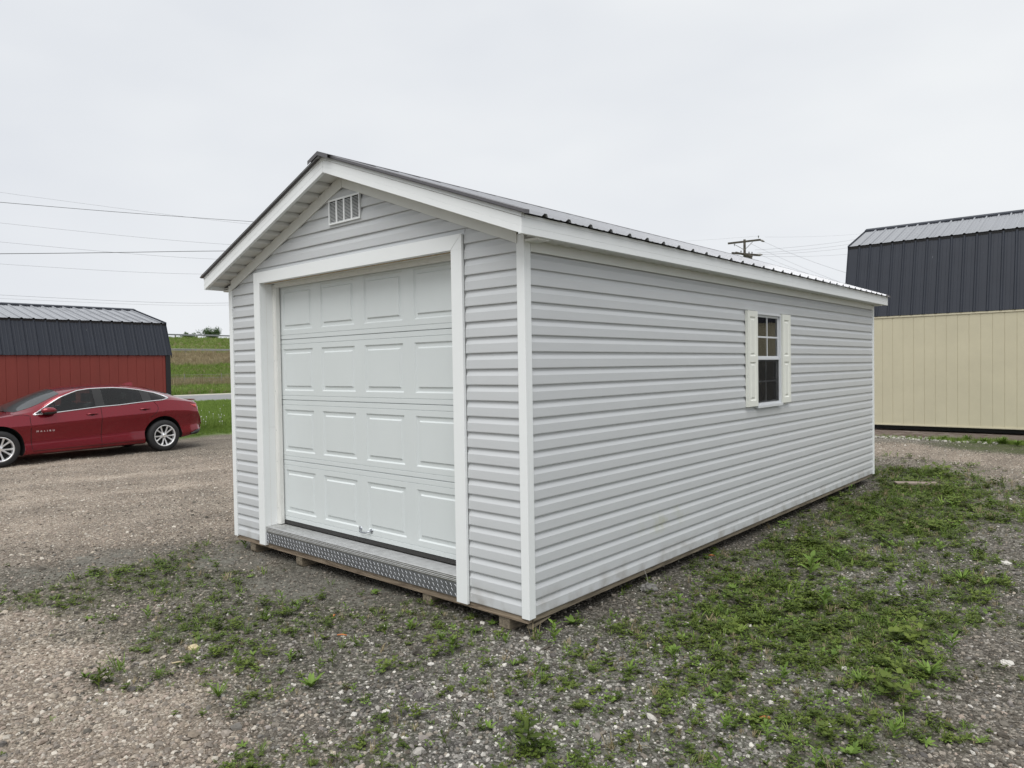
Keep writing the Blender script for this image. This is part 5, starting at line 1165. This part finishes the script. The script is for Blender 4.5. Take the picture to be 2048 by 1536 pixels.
def bank(name, xa, xb, N_, coll, k, s0, s1):
    x = rng.uniform(-xb, -xa, N_); y = rng.uniform(-5, 95, N_); d_ = np.stack([x-CAM[0], y-CAM[1]], 1); sx = (d_@R_[:2])/(d_@W_[:2]); ok = (sx > (325-1024)/F) & (sx < (475-1024)/F)
    x, y = x[ok], y[ok]; n = len(x); s_ = rng.uniform(s0, s1, n)
    scatter(name, np.stack([x, y, ground_h(x, y)], 1), np.stack([np.zeros(n), np.zeros(n), rng.uniform(0, 6.28, n)], 1), np.repeat(s_[:, None], 3, 1), coll, k)
bank('dry_bank_weeds', 83.5, 93, 12000, C4, 2, .35, .8); bank('bank_grass', 49.5, 84, 70000, C5, 3, .35, .9); bank('upper_bank_grass', 96, 124, 26000, C5, 3, .35, .8); bank('fence_line_weeds', 61, 69, 8000, C4, 2, .5, 1.05)
# dandelion seed heads on the verge
m = MB()
for i in range(16):
    px, py = random.uniform(400, 462), random.uniform(812, 862); p = gp(px, py); h = random.uniform(.12, .28); m.tube([(p[0], p[1], GZ), (p[0], p[1], GZ+h)], .003, 3); m.lathe([(0, -.02), (.013, -.010), (.014, .006), (0, .02)], (p[0], p[1], GZ+h), (0, .001, 1), 6)
tag(m.build('dandelions', 'puff', kind='stuff'), 'pale dandelion seed heads in the green verge', 'dandelions')

# ------------------------------------------------------------------ individual plants and small things
def gh(px, py):
    p = gp(px, py); p[2] = float(ground_h(np.array(p[0]), np.array(p[1]))); return p
def weed(name, label, px, py, fn, mm='leafa', group=None, sc=1.):
    p = gh(px, py); m = MB(); fn(m); m.v = [(a*sc, b2*sc, c*sc) for a, b2, c in m.v]; o = m.build(name, mm, fixn=False); o.location = p; return tag(o, label, 'weed', group)
def plant(name, label, px, py, kind, sc):
    p = gh(px, py); t = thing(name, label, 'weed', tuple(p)); r = random.Random(int(px*7+py))
    nl, L_, w_, lift = {'rosette': (13, .075, .020, .9), 'spiky': (20, .085, .011, 1.0), 'broad': (9, .055, .020, .6), 'tuft': (34, .075, .005, 1.4), 'leafy': (12, .05, .014, .9), 'bushy': (60, .045, .0042, 1.)}[kind]
    for i in range(nl):
        a = i*2.4+r.uniform(-.3, .3); m = MB(); lf = lift*r.uniform(.3, 1.3); z = .004+(.05*i/nl if kind == 'leafy' else 0)
        leafpoly(m, (0, 0, z*sc), (math.cos(a), math.sin(a), lf), (0, 0, 1.001), L_*sc*r.uniform(.6, 1.1), w_*sc*r.uniform(.8, 1.2), .35); m.build('leaf', 'leafa', t, fixn=False)
    return t
PL = [(622, 1376, 'rosette', 1.25, 'pointed leaf rosette standing alone on bare gravel in front of the door'), (437, 1398, 'tuft', 1.2, 'bright grassy tuft at the edge of the brown gravel'), (1858, 1352, 'spiky', 1.35, 'largest spiky weed at the right edge of the green patch'),
      (1925, 1160, 'spiky', 1.3, 'tall spiky weed near the white litter at the right'), (1972, 1170, 'spiky', 1.0, 'smaller spiky weed right of the tall one near the gravel edge'), (1568, 1358, 'leafy', 1.1, 'leafy low weed in the middle of the foreground patch'), (1720, 1365, 'spiky', .95, 'pale spiky weed left of the largest one'),
      (1145, 1250, 'broad', 1.3, 'broad leaved weed at the garage corner on the long side'), (1078, 1282, 'leafy', .9, 'thin sprig just below the garage corner'), (1566, 1048, 'broad', 1.5, 'clump of broad leaves against the long wall'), (1095, 1500, 'broad', 1.1, 'pale broad weed at the bottom edge of the picture'),
      (820, 1262, 'leafy', 1.1, 'bushy sprig in front of the right end of the tread plate'), (882, 1282, 'tuft', 1.0, 'grass tuft in front of the right door trim'), (905, 1300, 'leafy', 1.1, 'leafy weed below the near skid in front'), (1012, 1290, 'leafy', 1.0, 'leafy weed right below the front corner skid'),
      (750, 1190, 'broad', 1.2, 'round leaved weed in the shade under the threshold'), (770, 1262, 'tuft', .8, 'low grass tuft in front of the middle of the threshold'), (868, 1210, 'broad', 1.3, 'round leaved weed beside the skid end under the door'), (985, 1250, 'broad', 1.0, 'dark leaved weed in the shade under the right siding'),
      (490, 1095, 'leafy', 1.6, 'pale weed growing by the left front corner'), (595, 1222, 'leafy', 1.0, 'sprig amid dark gravel left of the doorway'), (295, 1238, 'leafy', 1.2, 'sprig on the gravel far left of the door'), (1348, 1300, 'broad', 1.1, 'pale sprig on light gravel near the long wall'), (1345, 1315, 'leafy', 1.0, 'upright weed on the light gravel below the pale sprig'),
      (1620, 1195, 'broad', 1.3, 'broad weed with upright leaves in the densest green'), (1575, 1210, 'broad', 1.2, 'broad weed left of the similar upright one'), (1835, 1105, 'leafy', 1.4, 'pale weed on dark gravel in the right distance'), (1905, 1300, 'leafy', 1.3, 'weed on the right border of the green patch, above the spiky one'), (1790, 1475, 'leafy', 1.2, 'leafy weed near the bottom right brown stain'),
      (1450, 1460, 'leafy', 1.1, 'short leafy weed in the gravel near the bottom'), (1700, 1512, 'broad', 1.2, 'flat weed at the bottom edge right of centre'), (1260, 1350, 'leafy', 1.0, 'low weed with spread leaves right of the light gravel'), (930, 1345, 'leafy', .8, 'little weed on pebbles left of the light gravel')]
for px, py, kd, sc, lb in PL: plant({'rosette': 'rosette_weed', 'spiky': 'spiky_weed', 'broad': 'broadleaf_weed', 'tuft': 'grass_tuft', 'leafy': 'leafy_weed'}[kd], lb, px, py, kd, sc)
# weeds along the tan barn's skid
for i, (px, py, sc) in enumerate(((1808, 872, 2.2), (1888, 880, 2.0), (1934, 882, 2.6), (1970, 886, 2.2), (2006, 888, 2.8), (2035, 892, 2.4), (1772, 869, 1.6))):
    plant('grass_tuft', ['grass tuft at the tan barn skid, second from the garage corner', 'grass tuft among white stones by the tan barn', 'dark bushy tuft against the tan barn skid', 'low green tuft right of the dark bushy one by the tan barn', 'large green tuft by the tan barn near the right edge', 'green tuft by the tan barn at the right edge of the picture', 'little tuft at the tan barn skid nearest the garage'][i], px, py, 'bushy', sc*1.5)
def rock(name, label, px, py, r, mm, flat=.6, cat='stone', dz=0., seed=1):
    p = gh(px, py); rr = random.Random(seed); b = bmesh.new(); bmesh.ops.create_icosphere(b, subdivisions=3, radius=r)
    for v in b.verts:
        n_ = v.co.normalized(); k = 1+.22*math.sin(n_.x*5+seed)*math.cos(n_.y*4+seed*2)+.12*math.sin(n_.z*9+n_.x*7)+rr.uniform(-.04, .04); v.co *= k; v.co.z *= flat
    me_ = bpy.data.meshes.new(name); b.to_mesh(me_); b.free(); o = link(name, me_, mm); o.location = (p[0], p[1], p[2]+r*flat*.5+dz); return tag(o, label, cat)
ck = rock('concrete_chunk', 'rough grey speckled concrete lump lying beside the long wall', 1297, 1184, .060, 'concrete', .55, 'concrete', seed=3)
m = MB(); m.tube([(0, 0, .02), (-.02, .02, .07), (-.05, .03, .12)], .0022, 4); m.build('wire_stub', 'post', ck)
rock('white_pebble', 'pale flat stone on the dark gravel near the right edge', 2014, 1330, .030, 'whitestone', .45, seed=5); rock('white_pebble', 'white scrap on the gravel at the far right above the pale flat stone', 2012, 1127, .040, 'whitestone', .4, seed=8)
rock('white_pebble', 'rounded pale pebble at the bottom, right of the lone rosette', 772, 1422, .017, 'whitestone', .7, seed=9); rock('white_pebble', 'pale pebble on gravel directly below the threshold', 862, 1328, .016, 'whitestone', .6, seed=11)
rock('white_pebble', 'rounded whitish pebble right of the pebble pair, at lower middle', 708, 1430, .015, 'whitestone', .7, seed=12)
rock('rubble_stone', 'brownish stone in the brown gravel left of the door', 387, 1297, .028, 'straw', .6, seed=13)
pk = gh(1832, 971); m = MB(); m.box(-.27, .27, -.045, .045, 0, .035); o = m.build('plank_offcut', 'oldwood', bevel=.004); o.location = pk+np.array([0, 0, .012]); o.rotation_euler = (.12, .02, math.radians(40)); tag(o, 'short weathered plank lying on the grass beyond the long wall', 'plank')
def stick(px, py, L_, r, mm, lb, rz, name='dry_stick', cat='stick'):
    p = gh(px, py); m = MB(); m.tube([(-L_/2, 0, 0), (0, .003, .004), (L_/2, 0, 0)], r, 6); o = m.build(name, mm, smooth=True); o.location = p+np.array([0, 0, r+.008]); o.rotation_euler = (0, 0, rz); tag(o, lb, cat)
stick(358, 1328, .075, .004, 'straw', 'pale straw coloured stick on the gravel at lower left', .9)
stick(684, 1274, .06, .0045, 'orange', 'orange and white cigarette end on the gravel before the door', .6, 'cigarette_end', 'cigarette end'); stick(669, 1236, .03, .005, 'orange', 'tiny orange scrap on the gravel nearest the threshold', 2.2, 'orange_scrap', 'litter')
stick(1530, 1440, .05, .007, 'orange', 'orange dry leaf scrap on the gravel at bottom centre right', .7, 'dry_leaf', 'leaf'); stick(1423, 1115, .05, .007, 'orange', 'orange dry leaf in the shade beside the long wall', .3, 'dry_leaf', 'leaf')
x = rng.uniform(-1.9, 2.2, 900); y = 13.72+rng.normal(0, .09, 900); ok = rng.random(900) < np.clip(.15+(x+1.2)*.35, .05, 1); x, y = x[ok], y[ok]; n = len(x)
scatter('barn_edge_grass', np.stack([x, y, ground_h(x, y)], 1), np.stack([np.zeros(n), np.zeros(n), rng.uniform(0, 6.28, n)], 1), np.repeat(rng.uniform(.3, .75, n)[:, None], 3, 1), C3, 3)
# white stones in front of the tan barn skid
pts_ = []
x = rng.uniform(-1.9, .6, 330); y = 13.74+rng.normal(0, .12, 330)+.02*x; n = len(x); s_ = rng.uniform(.02, .045, n); tt = np.tile([(.42, .40, .36)], (n, 1))*rng.uniform(.6, 1.1, (n, 1))
scatter('white_edging_stones', np.stack([x, y, ground_h(x, y)+.008], 1), np.stack([rng.normal(0, .4, n), rng.normal(0, .4, n), rng.uniform(0, 6.28, n)], 1), s_[:, None]*rng.uniform(.7, 1.2, (n, 3)), SC, 7, tt)
